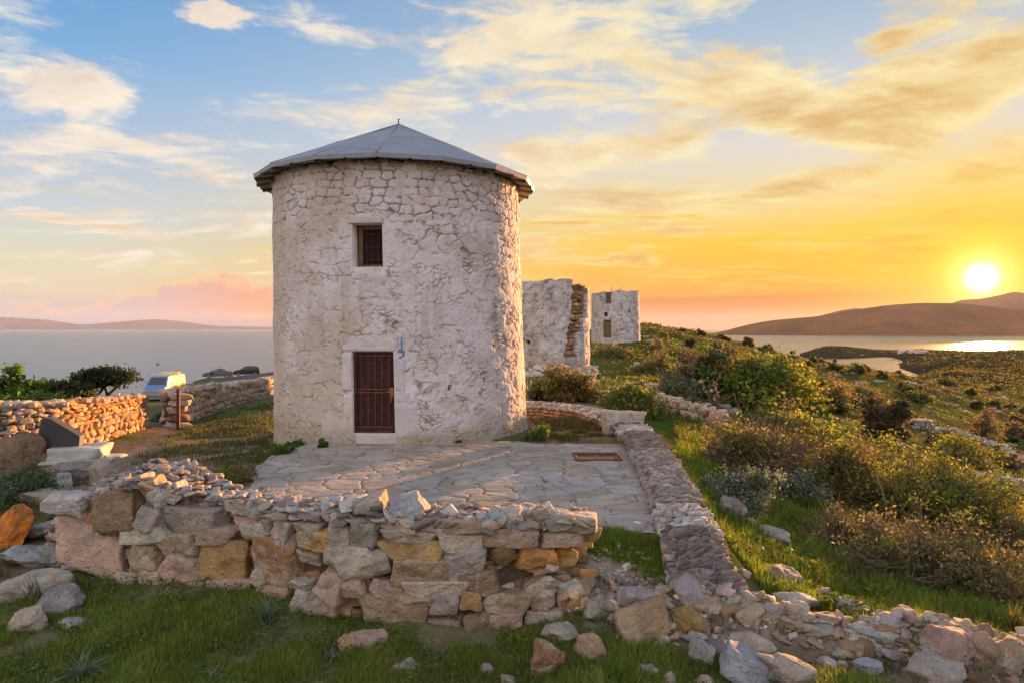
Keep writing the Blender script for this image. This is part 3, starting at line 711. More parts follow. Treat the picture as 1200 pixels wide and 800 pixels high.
def main_mill():
    t = thing('windmill', 'large round whitewashed stone windmill with a grey conical roof beside the paved terrace', 'windmill', (0, 0, 0))
    bot, bt_ = np.array((-3.02, 19.25)), np.array((-3.2, 19.25))
    face = -math.atan2(3.11, 19.25)                     # theta 0 looks at the camera
    face = -face if False else face
    R0, R1, z0, z1 = 3.46, 3.34, -.9, 6.62
    # angles of the openings, from the picture
    def ang(px):
        s_ = (px - CX) / F; u = np.array((s_, 1.0)); u /= np.linalg.norm(u); c = (bot + bt_) / 2; R = 3.42
        bq = u @ c; k = bq - math.sqrt(bq * bq - c @ c + R * R); p = u * k - c
        return math.atan2(p[0], -p[1]) - 0.0, u * k
    D0, D1 = ang(411.5)[0], ang(460)[0]; W0, W1 = ang(414)[0], ang(450)[0]
    dz0, dz1, wz0, wz1 = .28, 2.17, 4.13, 5.14
    th = th_grid(-1.75, 1.75, .0062, .05, (D0, D1, W0, W1)); zs = z_grid(z0, z1, .0215, (dz0, dz1, wz0, wz1))
    holes = [(ang(525)[0], 1.30, .055), (ang(566)[0], 1.42, .05), (ang(580)[0], 1.25, .055)]
    def keep(T, Z):
        k = ~((T > D0) & (T < D1) & (Z > dz0) & (Z < dz1)) & ~((T > W0) & (T < W1) & (Z > wz0) & (Z < wz1))
        for a, z, r in holes: k &= ~((np.abs(T - a) * 3.4 < r) & (np.abs(Z - z) < r * 1.25))
        return k & ((Z < z1 - .12) | (fbm(T * 9, Z * 0, 5, 2) > -.35))
    d0, c0 = masonry(3, 5.35, lambda u, v: .30 - .16 * u - .10 * np.clip(v - 3.2, 0, 9) + .25 * sstep(1.0, -.6, u), lambda u, v: sstep(.55, .05, v) * .8 + sstep(1.2, .3, v) * sstep(1.1, 1.9, u) * .5)
    near = lambda T, Z: np.maximum.reduce([sstep(.12, .02, np.maximum(np.maximum(D0 - T, T - D1) * 3.4, np.maximum(dz0 - Z, Z - dz1))), sstep(.12, .02, np.maximum(np.maximum(W0 - T, T - W1) * 3.4, np.maximum(wz0 - Z, Z - wz1)))])
    mb = MB()
    tower_shell(mb, bot, bt_ - bot, R0, R1, z0, z1, th, zs, keep, lambda T, Z, Rm: d0(T, Z, Rm) * (1 - .8 * near(T, Z)), c0, .62, (.50, .47, .46))
    o = mb.build('wall', [M['plaster'], M['plaster']], t)
    # local frames at the openings: x to the right along the wall, y into the wall
    def frame(a, z, inset=0.0):
        f = (z - z0) / (z1 - z0); c = bot + (bt_ - bot) * f; R = R0 + (R1 - R0) * f + .10 * max(0, 1 - (z - z0) / 1.2) ** 2 - inset
        return Matrix.Translation((c[0] + math.sin(a) * R, c[1] - math.cos(a) * R, z)) @ Matrix.Rotation(a, 4, 'Z')
    def part(name, mbx, m, parent, mtx, smooth=False):
        o = mbx.build(name, m, parent, smooth); o.matrix_local = mtx; return o
    ad = (D0 + D1) / 2; wd = 2 * math.sin((D1 - D0) / 2) * 3.45; hd = dz1 - dz0
    Fd = frame(ad, dz0, .13)
    I4 = Matrix.Identity(4)
    dk = MB(); w2 = wd / 2 - .004
    dk.box((0, .05, hd / 2), (w2 - .05, .02, hd / 2 - .05))
    dr = part('door', dk, M['doorred'], t, Fd)
    fr = MB()
    fr.box((-w2 + .03, 0, hd / 2), (.03, .04, hd / 2)); fr.box((w2 - .03, 0, hd / 2), (.03, .04, hd / 2))
    fr.box((0, 0, hd - .03), (w2 - .062, .04, .028)); fr.box((0, 0, .055), (w2 - .062, .04, .05))
    part('door_frame', fr, M['doorred'], dr, I4)
    br = MB()
    for i in range(5):
        x = -w2 + .16 + i * (2 * w2 - .32) / 4
        br.tubes((x, -.012, .1), (x, -.012, hd - .06), .009, .009, (.2, .08, .05), 6)
    for z in (.13, hd * .495, hd * .535, hd - .1): br.box((0, -.012, z), (w2 - .065, .012, .011))
    part('bars', br, mat('red_bars', .7, col=(.17, .055, .04), n1=(9, .3), n2=(50, .25), bump=.2), dr, I4)
    hdl = MB(); hdl.box((w2 - .09, -.03, hd * .50), (.035, .012, .11)); hdl.tubes((w2 - .09, -.05, hd * .52), (w2 - .20, -.06, hd * .50), .014, .011, (.3, .2, .1), 6)
    hdl.tubes((w2 - .1, -.06, hd * .47), (w2 - .1, -.05, hd * .38), .02, .012, (.3, .2, .1), 6)
    part('handle', hdl, M['brass'], dr, I4)
    # plastered door surround and sill blocks: rounded slabs following the wall
    rng = np.random.default_rng(5)
    def slab(name, a0, a1, za, zb, dep=.03, seed=1, col=(.57, .53, .545), parent=t):
        am, zm = (a0 + a1) / 2, (za + zb) / 2; hw = math.sin((a1 - a0) / 2) * 3.45; hh = (zb - za) / 2
        V, Q = stone(np.random.default_rng(seed), hw, .16, hh, 14, 0, .012, .015, 30)
        V[:, 1] += (V[:, 0] ** 2) / (2 * 3.45)
        s_ = MB(); s_.add(V, Q, vcol(np.random.default_rng(seed), V, col, .05, 3))
        o = s_.build(name, M['plaster'], parent); o.matrix_local = frame(am, zm, .16 - dep); return o
    aL, aR, aR2 = ang(399.5)[0], ang(473)[0], ang(486)[0]
    slab('lintel', ang(399)[0], ang(468)[0], dz1 + .005, dz1 + .36, .028, 3)
    slab('jamb', aL, D0 - .001, .30, 1.22, .024, 4); slab('jamb', aL, D0 - .001, 1.225, dz1, .028, 6)
    slab('jamb', D1 + .001, aR, 1.26, dz1 - .01, .03, 7); slab('jamb', D1 + .001, ang(480)[0], 1.00, 1.255, .034, 8); slab('jamb', D1 + .001, aR2, .14, .975, .038, 9)
    slab('door_sill', D0 + .004, D1 + .02, .02, dz0 - .002, .05, 10, (.52, .48, .45))
    # blue paint stroke on the right jamb
    pt = MB(); ap = ang(470)[0]
    Pp = [(-.01, 2.50), (-.005, 2.38), (.0, 2.24), (.01, 2.19)]
    q = [(-.085, 2.19), (-.03, 2.175), (.035, 2.18), (.045, 2.10), (.01, 2.05), (-.06, 2.03)]
    for pts, r in ((Pp, .014), (q, .024)):
        for (x0, a_), (x1, b_) in zip(pts[:-1], pts[1:]): pt.tubes((x0, 0, a_ - 2.2), (x1, 0, b_ - 2.2), r, r * .8, (.05, .2, .4), 5)
    o = pt.build('paint_mark', M['blue'], t); o.matrix_local = frame(ap, 2.2, -.034) @ Matrix.Scale(.25, 4, (0, 1, 0))
    # window
    aw = (W0 + W1) / 2; ww = math.sin((W1 - W0) / 2) * 3.4 - .005; hw = (wz1 - wz0)
    Fw = frame(aw, wz0, .36)
    wf = MB(); T_ = .045
    wf.box((-ww + T_ + .06, 0, hw / 2), (T_, .05, hw / 2 - .005)); wf.box((ww - T_, 0, hw / 2), (T_ * .7, .05, hw / 2 - .005))
    wf.box((.03, 0, hw - .05), (ww - .13, .05, .045)); wf.box((.03, 0, .04), (ww - .13, .05, .035))
    win = part('window', wf, M['wood'], t, Fw)
    sh = MB(); sh.box((.03, .03, hw / 2), (ww - .12, .012, hw / 2 - .08)); part('interior_shade_panel', sh, mat('interior_shade', .9, col=(.028, .014, .012), n1=(5, .3), n2=(40, .3)), win, I4)  # near-black sheet standing in for the shade inside the window
    gr = MB()
    for i in range(3): gr.tubes((-ww + .24 + i * (2 * ww - .34) / 2.6, -.01, .06), (-ww + .24 + i * (2 * ww - .34) / 2.6, -.01, hw - .08), .010, .010, (.1, .05, .04), 5)
    for i in range(3): gr.box((.04, -.012, .2 + i * .3), (ww - .13, .008, .008))
    part('bars', gr, M['iron'], win, I4)
    slab('window_lintel', W0 - .03, W1 + .02, wz1 + .005, wz1 + .15, .055, 12, (.52, .47, .43))
    # roof: sixteen flat sheets on a conical frame
    ap_, N, Re, ze, za = np.array((-3.2, 19.25)), 16, 3.84, 6.68, 8.44
    rf = MB(); angs = [face + (i + .5) * 2 * math.pi / N for i in range(N)]
    def rp(a, r, z): return np.array((ap_[0] + math.sin(a) * r, ap_[1] - math.cos(a) * r, z))
    lv = [(Re, ze, 0), (Re * .52, ze + (za - ze) * .50, 0), (Re * .26, ze + (za - ze) * .745, 0), (.02, za, 0)]
    for i in range(N):
        a0, a1 = angs[i], angs[(i + 1) % N]
        for (r0, zz0, _), (r1, zz1, _) in zip(lv[:-1], lv[1:]):
            ns = 1
            P = [rp(a0, r0, zz0), rp(a1, r0, zz0), rp(a1, r1, zz1 ), rp(a0, r1, zz1)]
            k = .93 + .14 * rng.random(); rf.add(P, np.array([[0, 1, 2, 3]]), (.3 * k,) * 3)
        P = [rp(a0, Re, ze), rp(a0, Re - .015, ze - .10), rp(a1, Re - .015, ze - .10), rp(a1, Re, ze)]; rf.add(P, np.array([[0, 1, 2, 3]]))
        P = [rp(a0, Re - .015, ze - .10), rp(a0, Re - .5, ze - .02), rp(a1, Re - .5, ze - .02), rp(a1, Re - .015, ze - .10)]; rf.add(P, np.array([[0, 1, 2, 3]]))
    roof = rf.build('roof', M['roof'], t, smooth=False)
    sm = MB()
    for i in range(N):
        sm.tubes(rp(angs[i], Re, ze + .004), rp(angs[i], .05, za + .0), .016, .014, (.3, .3, .3), 6)
        for r, z in ((lv[1][0], lv[1][1]), (lv[2][0], lv[2][1])):
            sm.tubes(rp(angs[i], r, z), rp(angs[(i + 1) % N], r, z), .010, .010, (.3, .3, .3), 5)
    sm.build('seams', M['roof'], roof)
    for i in range(32):
        a = face + i * 2 * math.pi / 32
        P0, P1 = rp(a, 3.2, ze + .02), rp(a, Re - .06, ze - .13)
        rb = MB(); rb.tubes(P0, P1, .055, .05, (.16, .11, .07), 4); rb.build('rafter', M['wood'], roof, smooth=False)
    fi = MB(); fi.tubes(rp(0, 0, za - .05), rp(0, 0, za + .13), .03, .012, (.1, .1, .1), 6); fi.tubes(rp(0, 0, za + .13) + np.array((-.02, 0, .0)), rp(0, 0, za + .16) + np.array((.03, 0, 0)), .02, .015, (.1, .1, .1), 6)
    fi.build('finial', M['iron'], roof)
    # ragged stones filling the gap under the eave
    es = MB(); rg = np.random.default_rng(9)
    a = -1.9
    while a < 1.9:
        w = rg.uniform(.07, .2); hgt = rg.uniform(.05, .09)
        V, Q = stone(rg, w * .95, .2, hgt, 5, 4, .06); V = rot(V, 0, rg.normal(0, .06), a + w / 3.4)
        am = a + w / 3.4; es.add(V + np.array((bt_[0] + math.sin(am) * 3.2, bt_[1] - math.cos(am) * 3.2, 6.56 + rg.uniform(-.02, .02))), Q, shade(rg, (.5, .45, .4), .18)); a += 2 * w / 3.4 + .004
    es.build('eave_stones', M['rubble'], t)
main_mill()

def ruined_mill():
    t = thing('ruined_windmill', 'roofless whitewashed windmill ruin with its wall split open to brown stone', 'windmill ruin')
    D = 47.0; cen = np.array(((640 - CX) / F * D, D + 3.4)); R = 3.35; z0, z1 = -1.6, 6.15
    th = th_grid(-1.7, 1.7, .016, .06); zs = z_grid(z0, z1, .06)
    aL = lambda Z: np.arcsin(np.clip(((672 - 640) / F * (D) - .42 * sstep(5.2, 1.0, Z)) / R, -1, 1)) - .05 * sstep(2.8, .8, Z)
    aR = lambda Z: np.where(Z > 3.45, 1.17, np.where(Z > 2.4, .93, .74)) + 0 * Z
    def keep(T, Z):
        ragged = .05 * fbm(Z * 3.2, Z * 0, 3, 3) + .03 * fbm(Z * 9, T * 4, 1, 2)
        gap = (T > aL(Z) + ragged) & (T < aR(Z) + ragged * .7) & (Z > .55 + .3 * fbm(T * 9, T * 0, 4, 2))
        top = z1 - .18 + .30 * fbm(T * 3.0, T * 0, 6, 3) + .15 * (T > .35) * (T < .8) - .35 * sstep(.85, 1.15, T) - 1.4 * sstep(2.2, 2.8, T) - 1.2 * sstep(-1.6, -2.4, T)
        hole = (np.abs(T + .38) < .035) & (np.abs(Z - 1.75) < .12)
        return ~gap & (Z < top) & ~hole
    d0, c0 = masonry(41, 9, su=.5, sv=.34, amp=2.2, dark=.8, plaster_bias= lambda u, v: .25 + .2 * sstep(1.5, 3, v) - .2 * sstep(4.6, 6, v) + 0 * u, base_bare=lambda u, v: sstep(1.3, .2, v) * .9 + sstep(5.55, 6.1, v) * .7)
    mb = MB(); tower_shell(mb, cen, np.zeros(2), R, R - .06, z0, z1, th, zs, keep, d0, c0, .85, (.30, .215, .14))
    mb.build('wall', [M['plaster'], M['rubble']], t)
    # the rough core of the wall laid bare in the gap: courses of brown stone standing back from the plaster
    rg = np.random.default_rng(12); cs = MB()
    z = .3
    while z < 5.75:
        h = rg.uniform(.10, .2)
        a = float(aL(z)) - .10; aend = float(aR(np.array(z))) + .05
        if z > 5.3: aend -= .05
        while a < aend:
            w = rg.uniform(.14, .34); am = a + w / R; rr = R - .62 + rg.normal(0, .06) - .15 * sstep(3.5, 1.0, z)
            V, Q = stone(rg, w, .34, h, 5, 6, .06); V = rot(V, rg.normal(0, .08), rg.normal(0, .08), am + rg.normal(0, .15))
            cs.add(V + np.array((cen[0] + math.sin(am) * rr, cen[1] - math.cos(am) * rr, z + h)), Q, shade(rg, pick(rg, ['brown', 'brown', 'rust', 'tan', 'brown']), .22)); a += 1.9 * w / R
        z += 2 * h * .94
    cs.build('exposed_core', M['rubble'], t)
    # heap of fallen masonry at its foot
    hp = MB()
    for i in range(240):
        a = rg.uniform(-1.0, 1.15); rr = R + abs(rg.normal(0, .55)) + .05; X, Y = cen[0] + math.sin(a) * rr, cen[1] - math.cos(a) * rr
        s_ = rg.uniform(.08, .26); V, Q = stone(rg, s_ * rg.uniform(.8, 1.5), s_, s_ * rg.uniform(.5, .9), 4, 6, .05); V = rot(V, rg.normal(0, .3), rg.normal(0, .3), rg.uniform(0, 6))
        hp.add(V + np.array((X, Y, float(gz(X, Y)) + max(0, .75 - (rr - R) * .8) * rg.uniform(.1, 1))), Q, shade(rg, pick(rg, ['pale', 'grey', 'white', 'tan']), .15))
    hp.build('rubble_heap', M['rubble'], t)
ruined_mill()

def far_mill():
    t = thing('roofless_windmill', 'smaller intact white windmill without a roof, farthest along the grassy ridge', 'windmill')
    D = 88.0; cen = np.array(((721.5 - CX) / F * (D + 3.2), D + 3.2)); R = 3.2; z0, z1 = -.6, 7.75
    face = math.atan2(cen[0], cen[1]) * -1
    th = th_grid(-1.7, 1.7, .025, .08); zs = z_grid(z0, z1, .08)
    def A(px): return math.asin(max(-1, min(1, ((px - 721.5) / F * D) / R)))
    def Zp(py): return CAMZ - (py - HY) / F * (D + .4)
    dr = (A(703.5), A(712), Zp(396), Zp(375)); w1 = (A(704), A(708), Zp(371), Zp(366)); w2 = (A(733), A(736), Zp(367), Zp(362.5)); nt_ = (A(705.5), A(712.5), Zp(356), 99); w3 = (A(745), A(746.5), Zp(366), Zp(362))
    def keep(T, Z):
        k = np.ones(T.shape, bool)
        for a, b, c, d in (dr, w1, w2, nt_, w3): k &= ~((T > a) & (T < b) & (Z > c) & (Z < d))
        return k & (Z < z1 - .15 + .3 * fbm(T * 3, T * 0, 2, 3) + .12 * np.sin(T) - .12)
    d0, c0 = masonry(77, 12, su=.6, sv=.4, amp=2.5, dark=.8, plaster_bias= lambda u, v: .55 - .5 * sstep(1.9, .6, v) * sstep(-.3, 1.5, u) + 0 * u, base_bare=lambda u, v: sstep(1.7, .5, v) * sstep(-.5, 1.2, u) * .8 + sstep(7.2, 7.7, v) * .8)
    mb = MB(); tower_shell(mb, cen, np.array((-.05, 0)), R + .05, R - .1, z0, z1, th, zs, keep, d0, c0, .7, (.20, .16, .13), 0)
    mb.build('wall', [M['plaster'], M['rubble']], t)
    def panel(name, rc, m, ins):
        a, b, c, d = rc; am = (a + b) / 2; s_ = MB(); s_.box((0, 0, 0), (math.sin((b - a) / 2) * R + .03, .03, (min(d, z1) - c) / 2 + .03))
        for i in (-1, 0, 1): s_.box((i * math.sin((b - a) / 2) * R * .6, -.04, 0), (.03, .015, (min(d, z1) - c) / 2))
        o = s_.build(name, m, t, smooth=False); o.matrix_local = Matrix.Translation((cen[0] + math.sin(am) * (R - ins), cen[1] - math.cos(am) * (R - ins), (min(d, z1 - .2) + c) / 2)) @ Matrix.Rotation(am, 4, 'Z')
    panel('door', dr, M['wood'], .25); panel('notch_infill', (nt_[0], nt_[1], nt_[2], z1 - .35), M['wood'], .35)
    for px in (712, 724): 
        a = A(px); rb = MB(); rb.tubes((cen[0] + math.sin(a) * (R - .3), cen[1] - math.cos(a) * (R - .3), z1 - .4), (cen[0] + math.sin(a) * (R - .3), cen[1] - math.cos(a) * (R - .3), z1 + .35), .04, .03, (.1, .08, .07), 5)
        rb.build('iron_stub', M['iron'], t)
far_mill()

# ------------------------------------------------------------------ paving
def paving():
    st = .026; xs = np.arange(-5.6, 3.3, st); ys = np.arange(8.8, 17.8, st); X, Y = np.meshgrid(xs, ys, indexing='ij')
    wx, wy = X + .12 * fbm(X * 1.1, Y * 1.1, 1, 3) + .03 * fbm(X * 6, Y * 6, 2, 2), Y + .12 * fbm(X * 1.1, Y * 1.1, 5, 3) + .03 * fbm(X * 6, Y * 6, 6, 2)
    f1, ea, ia, cu, cv = voronoi(wx, wy, .54, .38, 21, .95)
    f3, eb, ib, cu2, cv2 = voronoi(wx, wy, .34, .26, 22, .95)
    pick = _hash(np.floor(wx / 1.7), np.floor(wy / 1.3), np.floor(wx * 0)) > .42
    e, idr = np.where(ia > .36, ea, np.minimum(ea * 1.2, eb * .7)), np.where(ia > .36, ia, ib)
    joint = sstep(.06, .005, e + .03 * fbm(X * 9, Y * 9, 12, 3))
    z = -.03 * joint + .010 * (idr - .5) + .006 * fbm(X * 4, Y * 4, 3, 3) + .004 * fbm(X * 18, Y * 18, 4, 2) + (wx - cu) * (idr - .5) * .02
    tones = np.array([(.38, .34, .30), (.36, .315, .27), (.44, .39, .33), (.39, .31, .24), (.38, .36, .35), (.33, .275, .215), (.42, .37, .31)]) * .82
    c = tones[np.clip((((idr * 97.3) % 1) * len(tones)).astype(int), 0, len(tones) - 1)] * (1 + .2 * fbm(X * 5, Y * 5, 7, 5, .6) + .22 * fbm(X * .8, Y * .8, 8, 4))[..., None]
    jc = np.array((.11, .09, .065)); jj = (joint * .88)[..., None]; c = c * (1 - jj) + jc * jj
    ms = (sstep(.3, .55, fbm(X * 1.1, Y * 1.1, 9, 4)) * joint)[..., None]; c = c * (1 - ms) + np.array((.07, .09, .02)) * ms
    edge = .10 * fbm(X * 1.6, Y * 1.6, 10, 3)
    K = inpoly((X + edge)[:-1, :-1], (Y + edge)[:-1, :-1], TERRACE)
    hx, hy = HATCH; K &= ~((np.abs(X[:-1, :-1] - hx) < .40) & (np.abs(Y[:-1, :-1] - hy) < .36))
    K &= np.hypot(X[:-1, :-1] - MILL[0], Y[:-1, :-1] - MILL[1]) > 3.3
    I = np.arange(X.size).reshape(X.shape)
    q = np.stack([I[:-1, :-1][K], I[1:, :-1][K], I[1:, 1:][K], I[:-1, 1:][K]], -1)
    mb = MB(); mb.add(np.c_[X.ravel(), Y.ravel(), z.ravel()], q, np.clip(c, .03, .8).reshape(-1, 3))
    tag(mb.build('pavement', M['pave']), kind='structure')
HATCH = tuple(hit(699, 538)[:2])
paving()
def hatch():
    x, y = HATCH; t = thing('drain_hatch', 'rusty rectangular metal hatch frame let into the stone paving', 'hatch', (x, y, 0))
    rust = mat('rust', .9, col=(.17, .075, .03), n1=(8, .3), n2=(50, .3), bump=.3)
    f = MB()
    for sx in (-1, 1): f.box((sx * .46, 0, .0), (.025, .40, .035))
    for sy in (-1, 1): f.box((0, sy * .375, .0), (.434, .025, .035))
    o = f.build('frame', rust, t, smooth=False)
    c = MB(); c.box((0, 0, -.05), (.43, .345, .012)); c.box((.02, 0, -.025), (.012, .345, .012))
    c.build('cover', mat('hatch_cover', .85, col=(.26, .19, .15), n1=(5, .3), n2=(40, .3), bump=.3), t, smooth=False)
hatch()

# ------------------------------------------------------------------ dry stone walls
def wall_run(mb, rng, pts, top, base, thick, hs=(.07, .14), ws=(.10, .26), pal=('grey', 'pale', 'tan'), n=5, cuts=5, faces=(1, -1), core=(.16, .12, .09), coping=True, crown=None, sides=True):
    """courses of stones on both faces of a wall along pts (plan), heights top(t) above base(t); pal may be a function of (t, face)"""
    L = np.r_[0, np.cumsum([math.hypot(b[0] - a[0], b[1] - a[1]) for a, b in zip(pts[:-1], pts[1:])])]; P = np.array(pts)
    at = lambda t: np.array((np.interp(t, L, P[:, 0]), np.interp(t, L, P[:, 1])))
    def dirn(t): d = at(min(t + .15, L[-1])) - at(max(t - .15, 0)); return d / np.linalg.norm(d)
    if sides:
        for f in faces:
            t = 0.0; rows = {}
            zrow = 0.0
            while True:
                h = rng.uniform(*hs); t = rng.uniform(-.1, .05); anyp = False
                while t < L[-1]:
                    w = rng.uniform(*ws) * (1.25 if zrow < .25 else 1.0); hh = h * rng.uniform(.85, 1.18); tm = min(max(t + w, 0), L[-1])
                    b, tp = base(tm), top(tm)
                    if zrow + hh < tp - b + .02:
                        anyp = True
                        d = dirn(tm); nr = np.array((d[1], -d[0])) * f; p = at(tm) + nr * (thick / 2 - .11 + rng.normal(0, .018) - .06 * zrow)
                        V, Q = stone(rng, w * 1.08, .13, hh * 1.08, n, cuts + 5, .06, .26, 16, .6, .85, .18); V = rot(V, rng.normal(0, .05), rng.normal(0, .09), math.atan2(d[1], d[0]) + rng.normal(0, .05))
                        key = pal(tm, f, zrow) if callable(pal) else pick(rng, pal)
                        mb.add(V + np.array((p[0], p[1], b + zrow + h)), Q, vcol(rng, V, shade(rng, key, .16) * .85))
                    t += 2 * w * .97
                zrow += 2 * h * .95
                if not anyp: break
    if coping:
        t = 0.0
        while t < L[-1]:
            d = dirn(t); nr = np.array((d[1], -d[0])); w = rng.uniform(*ws)
            for k in range(max(2, int(thick / .2))):
                off = rng.uniform(-.5, .5) * (thick - .12); p = at(min(t + rng.uniform(0, w), L[-1])) + nr * off
                V, Q = stone(rng, w * rng.uniform(.6, 1), w * rng.uniform(.4, .8), rng.uniform(*hs) * .7, n, cuts, .06)
                V = rot(V, rng.normal(0, .12), rng.normal(0, .12), rng.uniform(0, 3.1)); tm = min(t, L[-1])
                key = pal(tm, 0, 9) if callable(pal) else pick(rng, pal)
                mb.add(V + np.array((p[0], p[1], top(tm) + rng.uniform(-.04, .03))), Q, vcol(rng, V, shade(rng, key, .13)))
            t += w * 1.1
    m = max(2, int(L[-1] / .25)); ts = np.linspace(0, L[-1], m); V, Q = [], []
    for t in ts:
        d = dirn(t); nr = np.array((d[1], -d[0])); p = at(t); hw = thick / 2 - .16
        for f, zz in ((-1, base(t) - .2), (-1, top(t) - .07), (1, top(t) - .07), (1, base(t) - .2)):
            V.append((p[0] + nr[0] * f * hw, p[1] + nr[1] * f * hw, zz))
    for i in range(m - 1):
        for j in range(3): Q.append((4 * i + j, 4 * i + j + 1, 4 * i + 5 + j, 4 * i + 4 + j))
    for e in (0, m - 1): Q.append((4 * e, 4 * e + 1, 4 * e + 2, 4 * e + 3))
    mb.add(np.array(V), np.array(Q), core)
    return at, L[-1]

def ring_wall():
    """the low wall round the terrace: mortar crown packed with thin stones set on edge, aslant"""
    rng = np.random.default_rng(31); P = np.array(RINGWALL); L = np.r_[0, np.cumsum(np.hypot(*np.diff(P, axis=0).T))]
    at = lambda t: np.array((np.interp(t, L, P[:, 0]), np.interp(t, L, P[:, 1])))
    def dirn(t): d = at(min(t + .4, L[-1])) - at(max(t - .4, 0)); return d / np.linalg.norm(d)
    topz = lambda t: np.interp(t, [0, .45, 1.0, 2.0, 4.2, 9, 12, 15, 22], [-.64, -.40, -.12, .10, .19, .22, .22, .18, .10])
    mb = MB(); hw = .32
    ts = np.arange(0, L[-1], .07); prof = [(-1.08, -.9), (-1.05, -.10), (-.9, -.02), (-.5, .012), (0, .02), (.5, .012), (.9, -.02), (1.1, -.14), (1.25, -.9)]
    V = []
    for t in ts:
        d = dirn(t); nr = np.array((d[1], -d[0])); p = at(t)
        for o, z in prof:
            k = (.03 * vnoise(t * 4 + o * 9, o * 3) + .05 * np.sign(o) * vnoise(t * 1.9, 3.0 + (o > 0)) + .03 * np.sign(o) * vnoise(t * 6.0, 9.0 + (o > 0))); V.append((p[0] + nr[0] * (o * hw + k), p[1] + nr[1] * (o * hw + k), topz(t) + z + (.025 * vnoise(t * 3, o * 4 + 7) if z > -.5 else 0)))
    n1 = len(prof); I = np.arange(len(V)).reshape(-1, n1); q = np.stack([I[:-1, :-1], I[1:, :-1], I[1:, 1:], I[:-1, 1:]], -1).reshape(-1, 4)
    V = np.array(V); mb.add(V, q, vcol(rng, V, (.24, .205, .175), .2, 4))
    w = thing('ring_wall', 'low curved stone wall edging the paved terrace, its crown packed with slanting thin stones', 'wall')
    mb.build('mortar_core', M['rubble'], w)
    sb = MB(); t = .02
    while t < L[-1]:
        d = dirn(t); nr = np.array((d[1], -d[0])); zone = vnoise(t * .9, 3.0) + .25 * vnoise(t * 3, 1.0)
        key = 'blue' if 2.0 < t < 3.0 or t > 8.2 and zone > -.1 else ('lilac' if zone > .1 else 'rubb')
        o = -hw * 1.05
        while o < hw * 1.15:
            ln = rng.uniform(.045, .11) * (1.0 + .5 * (t > 6)); th = rng.uniform(.010, .024); p = at(t + rng.normal(0, .015)) + nr * o
            V, Q = stone(rng, ln, th, rng.uniform(.04, .07), 4, 4, .08)
            V = rot(V, rng.normal(0, .25), rng.normal(0, .15), math.atan2(d[1], d[0]) + rng.normal(-1.15 if t < 6 else -1.35, .28))
            edge = abs(o) / hw; c = shade(rng, {'blue': pick(rng, ['blue', 'white', 'lilac', 'grey']), 'lilac': pick(rng, ['lilac', 'grey', (.30, .26, .25), (.33, .28, .24)]), 'rubb': pick(rng, [(.20, .165, .145), (.24, .20, .175), (.27, .23, .22), (.27, .20, .165)])}[key], .16) * (.95 if key == 'blue' else .8)
            sb.add(V + np.array((p[0], p[1], topz(t) + .012 - .07 * max(0, edge - .8) * 4)), Q, c); o += ln * rng.uniform(1.1, 1.7)
        t += rng.uniform(.05, .085)
    for t in np.arange(0, L[-1], .13):                     # the faces below the crown
        for f in (-1, 1):
            for zz in np.arange(.08, .75, .11):
                d = dirn(t); nr = np.array((d[1], -d[0])); p = at(t) + nr * f * (hw * 1.05)
                if topz(t) - zz < float(gz(*p)) - .1: continue
                V, Q = stone(rng, rng.uniform(.06, .13), .07, rng.uniform(.03, .065), 3, 4, .06); V = rot(V, 0, rng.normal(0, .1), math.atan2(d[1], d[0]))
                sb.add(V + np.array((p[0], p[1], topz(t) - zz)), Q, shade(rng, pick(rng, ['grey', 'brown', 'tan', 'lilac']), .14) * .8)
    sb.build('stonework', M['rubble'], w)
ring_wall()

